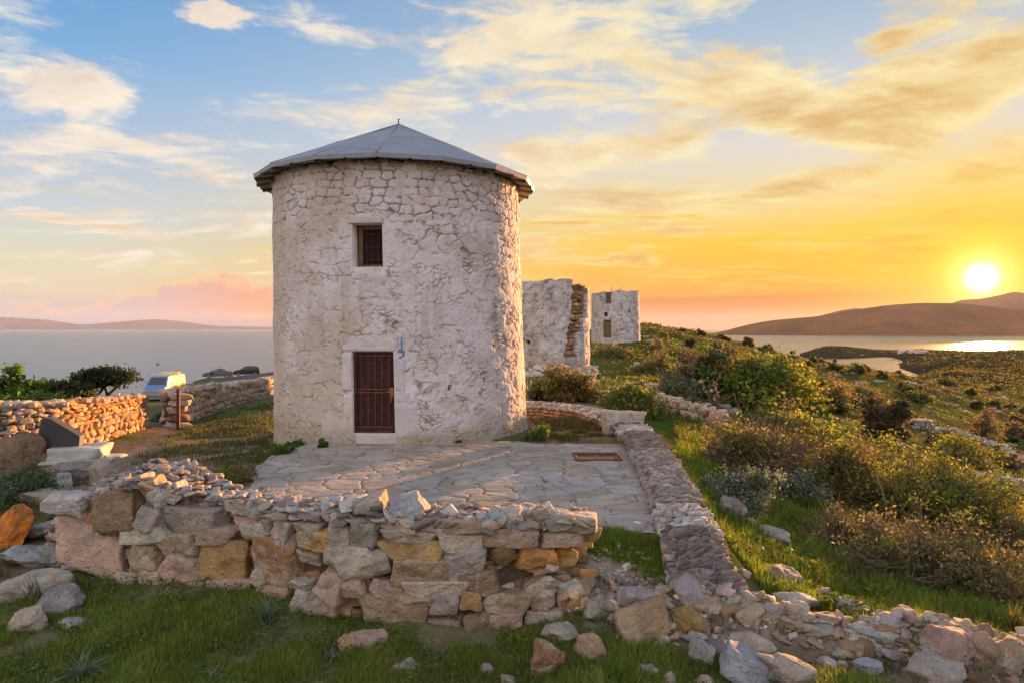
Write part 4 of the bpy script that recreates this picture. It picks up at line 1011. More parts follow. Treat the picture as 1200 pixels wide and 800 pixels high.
# the broken wall in front: every large stone of its face measured from the picture (x0, y0, x1, y1, tilt, colour)
STONES = [(57, 578, 102, 604, 3, 'white'), (102, 575, 172, 628, -14, 'brown'), (137, 560, 150, 577, -20, 'pale'), (150, 557, 172, 573, -25, 'pale'), (164, 562, 188, 578, -30, 'tan'), (177, 567, 198, 596, -38, 'white'),
    (192, 566, 214, 589, -38, 'pale'), (162, 592, 193, 619, 8, 'grey'), (190, 593, 270, 628, -6, 'lilac'), (145, 617, 200, 639, -5, 'pale'), (58, 621, 153, 675, 10, 'pink'), (149, 636, 188, 675, 2, 'tan'),
    (187, 626, 233, 654, -4, 'tan'), (187, 651, 238, 682, 6, 'pink'), (232, 630, 293, 682, 3, 'ochre'), (231, 617, 284, 635, -8, 'pink'), (282, 613, 324, 631, -10, 'pale'), (289, 625, 358, 682, 2, 'rust'),
    (270, 603, 324, 615, 2, 'pink'), (318, 608, 350, 638, 8, 'lilac'), (346, 621, 398, 646, 6, 'ochre'), (350, 611, 383, 626, -6, 'pale'), (346, 598, 386, 611, 2, 'lilac'), (266, 593, 320, 605, 3, 'grey'),
    (166, 668, 193, 685, 0, 'pink'), (172, 679, 222, 698, 3, 'rust'), (222, 682, 243, 698, 0, 'tan'), (241, 678, 296, 695, -3, 'pink'), (132, 674, 164, 690, 2, 'lilac'), (297, 664, 316, 684, -30, 'pale'),
    (350, 646, 382, 658, 2, 'pink'), (380, 645, 408, 662, 0, 'grey'), (372, 674, 412, 701, 8, 'pink'), (339, 689, 398, 724, 14, 'pale'), (344, 678, 374, 691, 0, 'grey'), (222, 692, 300, 712, 0, 'pale'),
    (389, 612, 413, 642, 5, 'lilac'), (411, 606, 446, 642, -8, 'grey'), (383, 640, 444, 662, -6, 'grey'), (399, 648, 458, 676, -12, 'pale'), (447, 606, 486, 623, 3, 'pale'), (452, 619, 517, 637, -2, 'pale'),
    (484, 608, 565, 626, 4, 'pink'), (443, 632, 519, 654, 3, 'ochre'), (517, 622, 566, 647, -3, 'pale'), (520, 641, 568, 679, -10, 'grey'), (452, 650, 530, 683, 5, 'tan'), (380, 672, 432, 700, 4, 'pink'),
    (432, 680, 474, 700, 12, 'pink'), (473, 680, 542, 698, -2, 'pale'), (552, 668, 584, 698, -18, 'tan'), (540, 672, 560, 690, 0, 'brown'), (564, 618, 631, 640, 3, 'pink'), (630, 621, 684, 640, 2, 'pink'),
    (578, 636, 605, 662, -22, 'ochre'), (602, 641, 650, 666, 0, 'gold'), (417, 690, 502, 742, 4, 'tan'), (380, 697, 402, 723, 10, 'pink'), (509, 695, 537, 718, 0, 'grey'), (536, 690, 561, 718, 0, 'ochre'),
    (561, 696, 621, 718, 0, 'tan'), (618, 680, 648, 714, -12, 'pink'), (571, 716, 612, 739, -4, 'pink'), (612, 712, 657, 738, 0, 'pale'), (644, 690, 688, 724, -16, 'tan'), (547, 716, 577, 740, -5, 'brown'),
    (472, 696, 511, 708, 0, 'tan'), (664, 606, 700, 625, 3, 'lilac'), (634, 602, 668, 623, -6, 'grey'), (622, 598, 643, 623, -12, 'grey'), (642, 597, 658, 618, 0, 'white'), (608, 594, 630, 611, 0, 'grey'), (589, 600, 612, 624, -8, 'pale'),
    (568, 602, 593, 620, -25, 'blue'), (557, 601, 572, 616, -20, 'blue'), (515, 593, 536, 611, -35, 'white'), (458, 585, 498, 608, -15, 'blue'), (402, 585, 424, 604, -15, 'white'), (421, 583, 446, 603, -10, 'pale'),
    (379, 582, 395, 602, 20, 'blue'), (500, 722, 548, 741, -4, 'pink'), (300, 684, 345, 702, 2, 'tan')]
FRONT_BASE = np.array([(57, 8.97), (150, 8.5), (250, 8.33), (330, 7.88), (420, 7.43), (560, 7.36), (690, 7.6)])
def front_wall():
    rng = np.random.default_rng(77)
    t = thing('dry_stone_wall', 'broken dry stone wall of large tan and pinkish stones across the foreground grass', 'wall')
    yf = lambda px: np.interp(px, FRONT_BASE[:, 0], FRONT_BASE[:, 1])
    topy = lambda px: np.interp(px, [57, 100, 140, 190, 240, 300, 350, 420, 500, 600, 700], [600, 582, 566, 568, 580, 593, 599, 601, 606, 611, 606])
    boty = lambda px: np.interp(px, [57, 150, 250, 330, 420, 560, 690], [668, 690, 699, 716, 738, 741, 726])
    def tang(px): a, b = W(px - 25, 600, yf(px - 25)), W(px + 25, 600, yf(px + 25)); return math.atan2(b[1] - a[1], b[0] - a[0])
    def lean(px, py, Y): return .12 * max(0.0, float(W(px, py, Y)[2]) + .45)
    for i, (x0, y0, x1, y1, tl, key) in enumerate(STONES):
        rg = np.random.default_rng(1000 + i); cx_, cy_ = (x0 + x1) / 2, (y0 + y1) / 2; Y = float(yf(cx_)); Y += lean(cx_, cy_, Y)
        w, h = (x1 - x0) / F * Y / 2 * 1.07, (y1 - y0) / F * Y / 2 * 1.07
        if abs(tl) > 12: k = abs(math.sin(R_(tl))); w *= 1 - .22 * k; h *= 1 - .12 * k
        dp = rg.uniform(.15, .22) if w > .1 else rg.uniform(.08, .13)
        if cy_ < topy(cx_): Y += rg.uniform(.02, .12); h *= .85
        n = 26 if max(w, h) > .2 else 18
        V, Q = stone(rg, w, dp, h, n, 9, .11, .15, 36, .66, .92, .07)
        V = rot(V, rg.normal(0, .08), R_(tl), tang(cx_) + rg.normal(0, .07))
        p = W(cx_, cy_, Y); p[1] += dp - .05 - rg.uniform(0, .05)
        mb = MB(); c = (shade(rg, key, .12) * .85 + np.array((.42, .335, .255)) * .1) * 1.08; C = vcol(rg, V, c, .2, 5)
        if key in ('ochre', 'rust', 'tan') and rg.random() < .7:          # rusty and whitish bands run through the ochre stones
            k = sstep(.05, .3, fbm(V[:, 0] * 6, V[:, 1] * 6, V[:, 2] * 9 + i, 3))[:, None]; C = C * (1 - k * .7) + np.array(PAL[pick(rg, ['pale', 'brown', 'pink'])]) * k * .7
        mb.add(V, Q, np.clip(C, .02, .8)); o = mb.build('stone', M['rock'], t); o.location = p
    # smaller stones wedged between and behind them, the mortared rubble on top and the earth core
    fb = MB()
    for i in range(520):
        px = rng.uniform(62, 690); a, b = topy(px) + 3, boty(px)
        py = rng.uniform(a, b); Y = float(yf(px)); Y += lean(px, py, Y) + rng.uniform(.15, .24)
        if px > 640 and py < 690 and py > 628 and rng.random() < .5: Y += .2
        s_ = rng.uniform(.04, .10); V, Q = stone(rng, s_ * rng.uniform(1, 1.9), s_, s_ * rng.uniform(.5, .9), 6, 6, .06); V = rot(V, rng.normal(0, .15), rng.normal(0, .15), rng.normal(0, .3))
        key = pick(rng, ['brown', 'tan', 'pink', 'grey', 'rust']) if px < 560 else pick(rng, ['ochre', 'pink', 'grey', 'brown'])
        fb.add(V + W(px, py, Y) + (0, s_ * .3, 0), Q, vcol(rng, V, shade(rng, key, .15)))
    for i in range(150):                                   # the end has slipped into a slope of rubble
        px = rng.uniform(640, 735); py = 655 + (px - 640) * .72 + rng.uniform(0, 45); Y = float(yf(min(px, 690))) + rng.uniform(-.05, .35)
        s_ = rng.uniform(.03, .10); V, Q = stone(rng, s_ * rng.uniform(1, 1.8), s_, s_ * rng.uniform(.4, .8), 8, 8, .09, .25, 24, .6, .88); V = rot(V, rng.normal(0, .3), rng.normal(.3, .3), rng.uniform(0, 3))
        p = W(px, py, Y); p[2] = max(p[2], float(gz(p[0], p[1]))); fb.add(V + p, Q, vcol(rng, V, shade(rng, pick(rng, ['pink', 'tan', 'grey', 'ochre', 'pale', 'brown']), .15)))
    def zt(px): Y = float(yf(px)); return float(W(px, topy(px), Y + .08)[2])
    for i in range(1000):
        px = rng.uniform(66, 680); dy = rng.uniform(.06, .72 + .9 * sstep(300, 140, px)); Y = float(yf(px)) + dy
        z = zt(px) + rng.uniform(-.05, .03) + .03 * sstep(.3, .9, dy) * sstep(300, 150, px); X = (px - CX) / F * float(yf(px)) * (1 + .35 * dy / 8)
        s_ = rng.uniform(.02, .075) * rng.uniform(.7, 1.2); V, Q = stone(rng, s_ * rng.uniform(1.0, 2.2), s_ * rng.uniform(.8, 1.3), s_ * rng.uniform(.3, .6), 7, 8, .08, .25, 20, .6, .88, .15); V = rot(V, rng.normal(0, .2), rng.normal(0, .2), rng.uniform(0, 3))
        fb.add(V + np.array((X, Y, z - .035)), Q, vcol(rng, V, shade(rng, pick(rng, ['grey', 'pale', 'lilac', 'blue', 'tan', (.24, .21, .19), (.26, .23, .21), (.22, .19, .17)]) , .14) * .85))
    tag(fb.build('rubble_filling', M['rubble'], t), kind='stuff')
    cb = MB(); pxs = np.arange(70, 662, 6.0); V = []
    for px in pxs:
        Y = float(yf(px)); z1 = zt(px) - .045 + .03 * vnoise(px * .06, 2.0); zb = -.9; d2 = .74 + .9 * float(sstep(300, 140, px)); k = .04 * vnoise(px * .09, 8.0)
        x = lambda yy: (px - CX) / F * Y * (1 + .35 * (yy - Y) / 8)
        inset = .24 + .16 * float(sstep(630, 660, px))
        V += [(x(Y + inset), Y + inset + k, zb), (x(Y + inset), Y + inset + k, -.1), (x(Y + inset + .1), Y + inset + .06 + k, z1 - .03), (x(Y + d2 * .6), Y + d2 * .6, z1 + .02 * vnoise(px * .1, 5.) + .01 * float(sstep(300, 150, px))), (x(Y + d2), Y + d2, z1 - .04), (x(Y + d2 + .1), Y + d2 + .1, zb)]
    I = np.arange(len(V)).reshape(-1, 6); q = np.concatenate([np.stack([I[:-1, :-1], I[1:, :-1], I[1:, 1:], I[:-1, 1:]], -1).reshape(-1, 4), [I[0, [0, 1, 2, 3]], I[0, [0, 3, 4, 5]], I[-1, [3, 2, 1, 0]], I[-1, [5, 4, 3, 0]]]])
    V = np.array(V); cb.add(V, q, vcol(rng, V, (.13, .095, .065), .25, 6)); cb.build('earth_core', M['rubble'], t)
front_wall()

def other_walls():
    rng = np.random.default_rng(8)
    # left wall, bending away so that its right part faces the sun
    p = [tuple(W(px, 500, Y)[:2]) for px, Y in ((-70, 15.6), (0, 16.3), (35, 16.9), (68, 17.6), (105, 19.0), (140, 21.0), (163, 23.2))]
    Ls = np.r_[0, np.cumsum([math.hypot(b[0] - a[0], b[1] - a[1]) for a, b in zip(p[:-1], p[1:])])]
    zt = np.interp; tops = [W(px, py, Y)[2] for px, py, Y in ((-70, 476, 15.6), (0, 473, 16.3), (35, 473, 16.9), (68, 472, 17.6), (105, 469, 19.0), (140, 465.5, 21.0), (163, 464, 23.2))]
    Pn = np.array(p)
    def base(t): return float(gz(np.interp(t, Ls, Pn[:, 0]), np.interp(t, Ls, Pn[:, 1]))) - .12
    w = thing('field_wall', 'left-hand dry stone wall whose bend glows orange in the low sun, behind the dark slab', 'wall')
    mb = MB(); wall_run(mb, rng, p, lambda t: float(np.interp(t, Ls, tops)), base, .62, (.05, .11), (.08, .21), lambda t, f, z: pick(rng, ['grey', 'pale', 'lilac', 'tan', 'pink']) if t < Ls[3] else pick(rng, ['pink', 'rust', 'tan', 'ochre', 'pink']), 6)  # redder stones past the bend put part of the sun glow into colour
    mb.build('stonework', M['rubble'], w)
    # wall running up to the tower behind the iron post
    p2 = [tuple(W(px, 480, Y)[:2]) for px, Y in ((199, 24.2), (230, 27), (262, 30), (295, 33.5), (335, 38))]
    L2 = np.r_[0, np.cumsum([math.hypot(b[0] - a[0], b[1] - a[1]) for a, b in zip(p2[:-1], p2[1:])])]; P2 = np.array(p2)
    t2 = [W(px, py, Y)[2] for px, py, Y in ((199, 459, 24.2), (230, 455, 27), (262, 451.5, 30), (295, 446.5, 33.5), (335, 440.5, 38))]
    w2 = thing('field_wall', 'rough grey dry stone wall running from the rusty post to the big windmill', 'wall')
    mb = MB(); wall_run(mb, rng, p2, lambda t: float(np.interp(t, L2, t2)), lambda t: float(gz(np.interp(t, L2, P2[:, 0]), np.interp(t, L2, P2[:, 1]))) - .15, .7, (.07, .17), (.10, .28), ('grey', 'pale', 'tan', 'grey', 'lilac', 'pink'), 5)
    mb.build('stonework', M['rubble'], w2)
    en = MB(); q0 = W(203, 480, 24.0)
    for dx, dz, a, b, key in ((0, -.68, .42, .12, 'blue'), (.05, -.42, .33, .15, 'brown'), (-.02, -.12, .36, .15, 'pink'), (.12, .12, .34, .12, 'grey'), (.1, .33, .38, .10, 'tan')):
        V, Q = stone(rng, a, .32, b, 8, 7, .06); V = rot(V, 0, rng.normal(0, .06), .6); en.add(V + np.array((q0[0] + .15 + dx, q0[1], dz)), Q, vcol(rng, V, shade(rng, key, .08)))
    en.build('end_stones', M['rock'], w2)
    # piece of wall on the slope to the right
    p3 = [tuple(W(px, 490, Y)[:2]) for px, Y in ((771, 27), (800, 26), (832, 25.4), (850, 25.2))]
    L3 = np.r_[0, np.cumsum([math.hypot(b[0] - a[0], b[1] - a[1]) for a, b in zip(p3[:-1], p3[1:])])]; P3 = np.array(p3)
    t3 = [W(px, py, Y)[2] for px, py, Y in ((771, 464, 27), (800, 471, 26), (832, 480, 25.4), (850, 487, 25.2))]
    w3 = thing('field_wall', 'short pale stone wall on the green slope below the yellow-green tree', 'wall')
    mb = MB(); wall_run(mb, rng, p3, lambda t: float(np.interp(t, L3, t3)), lambda t: float(gz(np.interp(t, L3, P3[:, 0]), np.interp(t, L3, P3[:, 1]))) - .15, .7, (.07, .15), (.10, .24), ('pale', 'grey', 'tan', 'pink', 'pale'), 5)
    mb.build('stonework', M['rubble'], w3)
    # terrace walls far down the right slope
    for lab, pts in (('upper tumbled field wall of grey stones crossing the right-hand slope', [(1068, 500), (1100, 505), (1125, 514), (1150, 524), (1180, 535), (1215, 546), (1260, 560)]), ('lower field wall at the right edge, half buried in the yellow grass', [(1140, 566), (1165, 572), (1190, 578), (1220, 586), (1260, 596)])):
        p4 = [tuple(hit(*q)[:2]) for q in pts]; L4 = np.r_[0, np.cumsum([math.hypot(b[0] - a[0], b[1] - a[1]) for a, b in zip(p4[:-1], p4[1:])])]; P4 = np.array(p4)
        bz = lambda t: float(gz(np.interp(t, L4, P4[:, 0]), np.interp(t, L4, P4[:, 1]))) - .2
        w4 = thing('field_wall', lab, 'wall'); mb = MB()
        wall_run(mb, rng, p4, lambda t: bz(t) + .75 + .3 * vnoise(t * .4, 1.0), bz, .9, (.12, .22), (.2, .45), ('grey', 'brown', 'lilac', 'pale'), 3, 4)
        mb.build('stonework', M['rubble'], w4)
other_walls()

def collapsed_wall():
    rng = np.random.default_rng(55); P = np.array(TUMBLE); L = np.r_[0, np.cumsum(np.hypot(*np.diff(P, axis=0).T))]
    w = thing('collapsed_wall', 'collapsed wall of earth and small grey stones trailing off to the lower right', 'wall'); mb = MB()
    for i in range(900):
        t = rng.uniform(.15, L[-1]); o = rng.normal(0, .30); X, Y = np.interp(t, L, P[:, 0]), np.interp(t, L, P[:, 1]) + o
        s_ = rng.uniform(.015, .08) * rng.uniform(.6, 1.3); V, Q = stone(rng, s_ * rng.uniform(1, 2.0), s_ * rng.uniform(.7, 1.2), s_ * rng.uniform(.4, .8), 7, 9, .09, .3, 16, .55, .85); V = rot(V, rng.normal(0, .25), rng.normal(0, .25), rng.uniform(0, 3))
        mb.add(V + np.array((X, Y, float(gz(X, Y)) + s_ * .15)), Q, vcol(rng, V, shade(rng, pick(rng, ['grey', 'pale', 'pink', 'tan', 'lilac', 'brown']), .15) * .8))
    mb.build('stonework', M['rubble'], w)
collapsed_wall()

# ------------------------------------------------------------------ loose stones lying on the ground
# (px, py of the foot, width, height, tilt, colour, label)
ROCKS = [
    (641, 798, 46, 48, 4, 'rust', 'upright reddish-brown stone standing in the grass right of the wall end'),
    (691, 778, 40, 30, 0, 'tan', 'rounded tan stone in the grass just right of the reddish upright one'),
    (661, 757, 40, 24, -6, 'pale', 'pale pinkish stone with an orange edge above the upright reddish stone'),
    (757, 757, 80, 48, -9, 'tan', 'big angular tan-orange boulder in the middle of the fallen stones'),
    (824, 782, 30, 32, 18, 'lilac', 'upright grey-lilac stone leaning in the grass below the big boulder'),
    (880, 802, 72, 34, 22, 'blue', 'long pale blue slab lying aslant near the bottom edge'),
    (931, 806, 64, 36, 8, 'pale', 'rounded pale boulder at the bottom edge right of the blue slab'),
    (762, 794, 20, 15, 0, 'blue', 'small pale blue stone sunk in the foreground grass'),
    (787, 806, 16, 18, 10, 'grey', 'small grey pointed stone at the bottom edge'),
    (828, 808, 22, 14, 0, 'pale', 'low pale stone at the bottom edge beside the blue slab'),
    (750, 716, 46, 26, 12, 'lilac', 'grey-lilac stone at the head of the fallen stones, beside the gravel'),
    (698, 724, 40, 26, 0, 'pale', 'pale flat stone touching the foot of the wall end'),
    (813, 712, 54, 26, -4, 'lilac', 'long rounded grey boulder between the gravel and the ring wall'),
    (832, 722, 26, 15, 0, 'pink', 'small round pinkish stone below the long grey boulder'),
    (877, 732, 36, 24, -4, 'pink', 'brownish broken stone at the foot of the ring wall'),
    (904, 727, 26, 20, 6, 'grey', 'dark grey stone beside the brownish one at the end of the ring wall'),
    (812, 741, 34, 24, 30, 'ochre', 'ochre wedge of stone right of the big angular boulder'),
    (884, 763, 40, 18, 4, 'pale', 'flat pale stone half sunk below the ring wall end'),
    (940, 716, 50, 18, 10, 'white', 'flat whitish slab on the grass edge right of the ring wall end'),
    (968, 706, 24, 16, 18, 'lilac', 'lilac stone leaning behind the flat whitish slab'),
    (922, 690, 42, 24, 8, 'grey', 'dark grey stone outside the end of the ring wall'),
    (974, 731, 30, 12, 0, 'pink', 'small pink flat stone right of the whitish slab'),
    (1008, 727, 38, 24, 8, 'lilac', 'dark lilac stone near the middle of the collapsed wall'),
    (1044, 757, 40, 14, 4, 'blue', 'bluish flat stone on the crown of the collapsed wall'),
    (1112, 772, 66, 34, 6, 'pink', 'large pinkish block on the collapsed wall, lower right'),
    (1156, 780, 40, 34, 24, 'tan', 'tan slab leaning against the large pinkish block'),
    (1188, 790, 66, 40, 8, 'pale', 'broad pale boulder in the lower right corner'),
    (1100, 797, 70, 22, 0, 'grey', 'low grey-green slab at the foot of the large pinkish block'),
    (1022, 790, 34, 14, 0, 'blue', 'small blue-grey stone below the collapsed wall'),
    (1000, 768, 36, 16, 4, 'tan', 'tan stone on the grassy side of the collapsed wall'),
    (995, 664, 34, 16, -6, 'grey', 'grey stone standing alone in the lush grass'),
    (860, 607, 36, 22, 4, 'grey', 'round dark grey boulder in the grass right of the ring wall'),
    (881, 618, 16, 10, 8, 'lilac', 'small lilac stone just below the round dark grey boulder'),
    (912, 637, 40, 14, 8, 'grey', 'long low grey boulder in the grass, downhill of the round one'),
    (1163, 664, 26, 14, 18, 'white', 'pale bluish-white stone among the brown brush, far right'),
    (8, 640, 44, 54, 0, 'orange', 'bright orange boulder at the left edge'),
    (23, 742, 44, 28, 6, 'pale', 'pale cream stone in the grass, lower left'),
    (82, 738, 44, 12, 0, 'lilac', 'low grey-white flat stone in the grass, right of the cream one'),
    (36, 699, 84, 26, -4, 'pale', 'long pale ledge stone at the left end of the wall'),
    (30, 664, 70, 22, 4, 'blue', 'grey-blue flat ledge stone above the long pale one'),
    (62, 664, 52, 24, 8, 'grey', 'dark rough stone beside the grey-blue ledge'),
    (66, 628, 84, 20, -3, 'lilac', 'broad flat grey ledge right of the orange boulder'),
    (40, 592, 74, 16, 3, 'grey', 'thin grey ledge below the dark green clump at left'),
    (60, 718, 66, 18, 3, 'grey', 'flat grey slab below the long pale ledge stone'),
    (428, 762, 44, 26, -4, 'pink', 'pinkish stone in the grass below the wall, right of a smaller tan one'),
    (408, 765, 30, 18, 4, 'tan', 'smaller tan stone left of the pinkish one below the wall'),
    (478, 792, 36, 14, 0, 'grey', 'small grey stone lying in bare soil in the foreground grass'),
    (570, 790, 20, 13, 6, 'lilac', 'small lilac-white stone in the grass below the middle of the wall'),
    (596, 804, 18, 14, 0, 'pale', 'little pale stone at the bottom edge left of the reddish upright one'),
    (60, 575, 30, 20, 4, 'white', 'whitish stone at the top left of the wall, beside the plinth'),
    (92, 562, 60, 22, 8, 'grey', 'grey stone heaped in front of the white plinth'),
    (118, 570, 34, 34, -6, 'pale', 'upright pale block on the left crest of the wall'),
    (84, 590, 36, 26, 12, 'brown', 'dark brown broken stone between plinth and wall crest'),
    (12, 548, 50, 40, 0, 'brown', 'dark brown rock at the left edge beside the slab'),
    (38, 545, 26, 20, 6, 'tan', 'small tan rock in front of the dark slab'),
    (536, 0, 0, 0, 0, '', '')][:-1]
def rocks():
    for i, (px, py, w, h, tl, key, lab) in enumerate(ROCKS):
        rng = np.random.default_rng(300 + i); p = hit(px, py); k = p[1] / F
        a, c = w * k / 2 * 1.08, h * k / 2 * 1.2; b = min(max(a * rng.uniform(.6, .9), .05), .32)
        n = 22 if max(w, h) > 40 else 14
        V, Q = stone(rng, a, b, c, n + 6, 20, .11, .4, 26, .48, .82, .2); V = rot(V, rng.normal(0, .18), R_(tl), rng.normal(0, .5))
        col = shade(rng, key, .07) * (.84 if key != 'orange' else 1); C = vcol(rng, V, col, .16, 6)
        if key in ('pink', 'tan', 'rust', 'pale') and rng.random() < .6:
            m = sstep(.12, .35, fbm(V[:, 0] * 5, V[:, 1] * 5, V[:, 2] * 5 + i, 3))[:, None]; C = C * (1 - m * .6) + np.array(PAL['ochre' if rng.random() < .5 else 'pale']) * m * .6
        if key == 'orange':  # orange boulder gets darker red-brown mottling
            m = sstep(-.02, .18, fbm(V[:, 0] * 9, V[:, 1] * 9, V[:, 2] * 3, 4))[:, None]; C = C * (1 - m * .5) + np.array((.30, .13, .05)) * m * .5
        mb = MB(); mb.add(V, Q, np.clip(C, .02, .85))
        o = mb.build('boulder' if w > 55 else 'stone_block' if key == 'x' else 'fieldstone', M['rock']); o.location = (p[0], p[1] + b * .6, p[2] + c * .55)
        tag(o, lab, 'stone', 'loose stones lying on the ground')
    p = hit(733, 512); k = p[1] / F; rng = np.random.default_rng(3)
    V, Q = stone(rng, 25.5 * k, .33, 15 * k, 16, 3, .05, .05, 24, .8); V = rot(V, 0, R_(-1), -.12)
    mb = MB(); mb.add(V, Q, vcol(rng, V, (.50, .45, .41), .12, 4)); o = mb.build('squared_block', M['rock']); o.location = (p[0], p[1] + .3, p[2] + 15 * k)
    tag(o, 'squared pale stone block resting against the inside of the ring wall', 'stone block')
    p = hit(752, 432); k = p[1] / F; mb = MB(); V, Q = stone(rng, 9 * k, .4, 4.5 * k, 10, 3, .05, .05, 24, .8); V = rot(V, 0, R_(6), .2)
    mb.add(V, Q, vcol(rng, V, (.55, .5, .46), .1, 4)); o = mb.build('squared_block', M['rock']); o.location = (p[0], p[1], p[2] + 3 * k)
    tag(o, 'pale squared block lying on the green slope right of the ruin', 'stone block')
    # scattered gravel and pebbles
    gb = MB(); rng = np.random.default_rng(71); n = 0
    while n < 900:
        px, py = rng.uniform(640, 910), rng.uniform(640, 760)
        if not inpoly(px, py, GRAVEL) and rng.random() > .03: continue
        Y = (CAMZ + .45) * F / (py - HY); X = (px - CX) / F * Y; s_ = rng.uniform(.008, .028) * (1 + 1.2 * (rng.random() < .08))
        V, Q = stone(rng, s_ * 1.3, s_, s_ * .7, 2, 3, .02); V = rot(V, rng.normal(0, .3), 0, rng.uniform(0, 3)); gb.add(V + np.array((X, Y, float(gz(X, Y)) + s_ * .2)), Q, shade(rng, pick(rng, ['grey', 'pale', 'lilac', 'white', 'tan']), .15)); n += 1
    for i in range(420):
        px, py = rng.uniform(0, 1200), rng.uniform(500, 800); p = None
        Y = (CAMZ + .5) * F / (py - HY); X = (px - CX) / F * Y
        if inpoly(X, Y, TERRACE) or np.hypot(X - MILL[0], Y - MILL[1]) < 3.7: continue
        s_ = rng.uniform(.008, .026); V, Q = stone(rng, s_ * 1.3, s_, s_ * .6, 3, 5, .05); gb.add(V + np.array((X, Y, float(gz(X, Y)) + s_ * .1)), Q, shade(rng, pick(rng, ['grey', 'brown', 'tan', 'pink']), .15) * .7)
    tag(gb.build('gravel', M['rubble']), 'loose grey gravel and pebbles strewn over the bare ground', 'gravel', kind='stuff')
rocks()

# ------------------------------------------------------------------ small built things at left
def left_things():
    p = hit(80, 543); k = p[1] / F
    o = thing('plinth', 'low whitish rendered plinth carrying the dark slanted slab', 'plinth', (p[0], p[1] + .45, p[2]), .12)
    V, Q = stone(np.random.default_rng(4), 31 * k, .42, 10 * k, 18, 5, .06, .05, 26, .8); mb = MB(); mb.add(V, Q, (.6, .6, .56)); b = mb.build('block', M['white'], o); b.location = (-.04, 0, 8 * k)
    V, Q = stone(np.random.default_rng(6), 42 * k, .5, 4.5 * k, 16, 6, .09, .06, 26, .75); mb = MB(); mb.add(V, Q, (.6, .6, .56)); b = mb.build('foot', M['white'], o); b.location = (.08, 0, -.02)
    # slanted dark slab: a thick plate whose top runs down to the right
    q = np.array((p[0] - 26 * k, p[1] + .38, p[2] + 15 * k)); s_ = thing('information_slab', 'dark slanted slab with a sloping top standing on the whitish plinth', 'slab', q, .25)
    pr = np.array([(-21, 0), (26, 0), (27, 14), (-4, 36), (-11, 37), (-14, 34)], float) * k
    mb = MB(); V = [(x, y, z) for y in (-.17, .17) for x, z in pr]; n = len(pr)
    mb.add(V, [np.array([(i, (i + 1) % n, n + (i + 1) % n, n + i) for i in range(n)]), np.array([(0, i + 1, i) for i in range(1, n - 1)]), np.array([(n, n + i, n + i + 1) for i in range(1, n - 1)])])
    me = mb.build('slab', M['dark'], s_, smooth=False); bv = me.modifiers.new('bevel', 'BEVEL'); bv.width = .012; bv.segments = 2
    p = hit(209, 503); k = p[1] / F; t = thing('iron_post', 'thin rusty iron post standing in front of the grey wall end', 'post', p)
    mb = MB(); h = 46 * k; mb.box((0, 0, h / 2 - .1), (.05, .035, h / 2 + .1)); mb.build('shaft', M['iron'], t, smooth=False)
    mb = MB(); mb.box((0, 0, h + .015), (.065, .05, .012)); mb.build('cap', M['iron'], t, smooth=False)
left_things()

# ------------------------------------------------------------------ road and cars
def road():
    ctr = [(160, 471), (186, 466), (215, 456), (250, 447.5), (290, 444), (325, 440), (380, 436)]
    P = [hit(*c)[:2] for c in ctr]; L = np.r_[0, np.cumsum([np.linalg.norm(b - a) for a, b in zip(P[:-1], P[1:])])]; P = np.array(P)
    ts = np.arange(0, L[-1], 1.0); V = []; m = 9
    for t in ts:
        a = np.array((np.interp(t, L, P[:, 0]), np.interp(t, L, P[:, 1]))); b = np.array((np.interp(t + 1, L, P[:, 0]), np.interp(t + 1, L, P[:, 1]))); d = (b - a); d /= max(np.linalg.norm(d), 1e-6); nr = np.array((d[1], -d[0]))
        for j in range(m):
            p = a + nr * (j / (m - 1) - .5) * 9; V.append((p[0], p[1], float(gz(*p)) + .10))
    I = np.arange(len(V)).reshape(-1, m); q = np.stack([I[:-1, :-1], I[:-1, 1:], I[1:, 1:], I[1:, :-1]], -1).reshape(-1, 4)
    mb = MB(); mb.add(np.array(V), q); tag(mb.build('road', M['asphalt']), kind='structure')
    return V
road()
def wheel(parent, x, y, r):
    s_ = 1 if y > 0 else -1; w = MB(); k = 18
    def ring(rad, yy): return [(x + rad * math.cos(2 * math.pi * i / k), yy, r + rad * math.sin(2 * math.pi * i / k)) for i in range(k)]
    V = ring(r * .66, y + s_ * .02) + ring(r * .95, y + s_ * .02) + ring(r, y - s_ * .03) + ring(r, y - s_ * .17) + ring(r * .9, y - s_ * .2)
    q = [(a * k + i, a * k + (i + 1) % k, (a + 1) * k + (i + 1) % k, (a + 1) * k + i) for a in range(4) for i in range(k)]
    w.add(V, np.array(q)); wo = w.build('wheel', M['tyre'], parent)
    rm = MB(); V = ring(r * .66, y + s_ * .012) + [(x, y - s_ * .02, r)]; rm.add(V, np.array([(i, (i + 1) % k, k) for i in range(k)]))
    for i in range(5):
        a = 2 * math.pi * i / 5; rm.tubes((x, y + s_ * .0, r), (x + r * .62 * math.cos(a), y + s_ * .012, r + r * .62 * math.sin(a)), .05, .035, (.4, .4, .4), 4)
    rm.build('rim', M['steel'], wo)
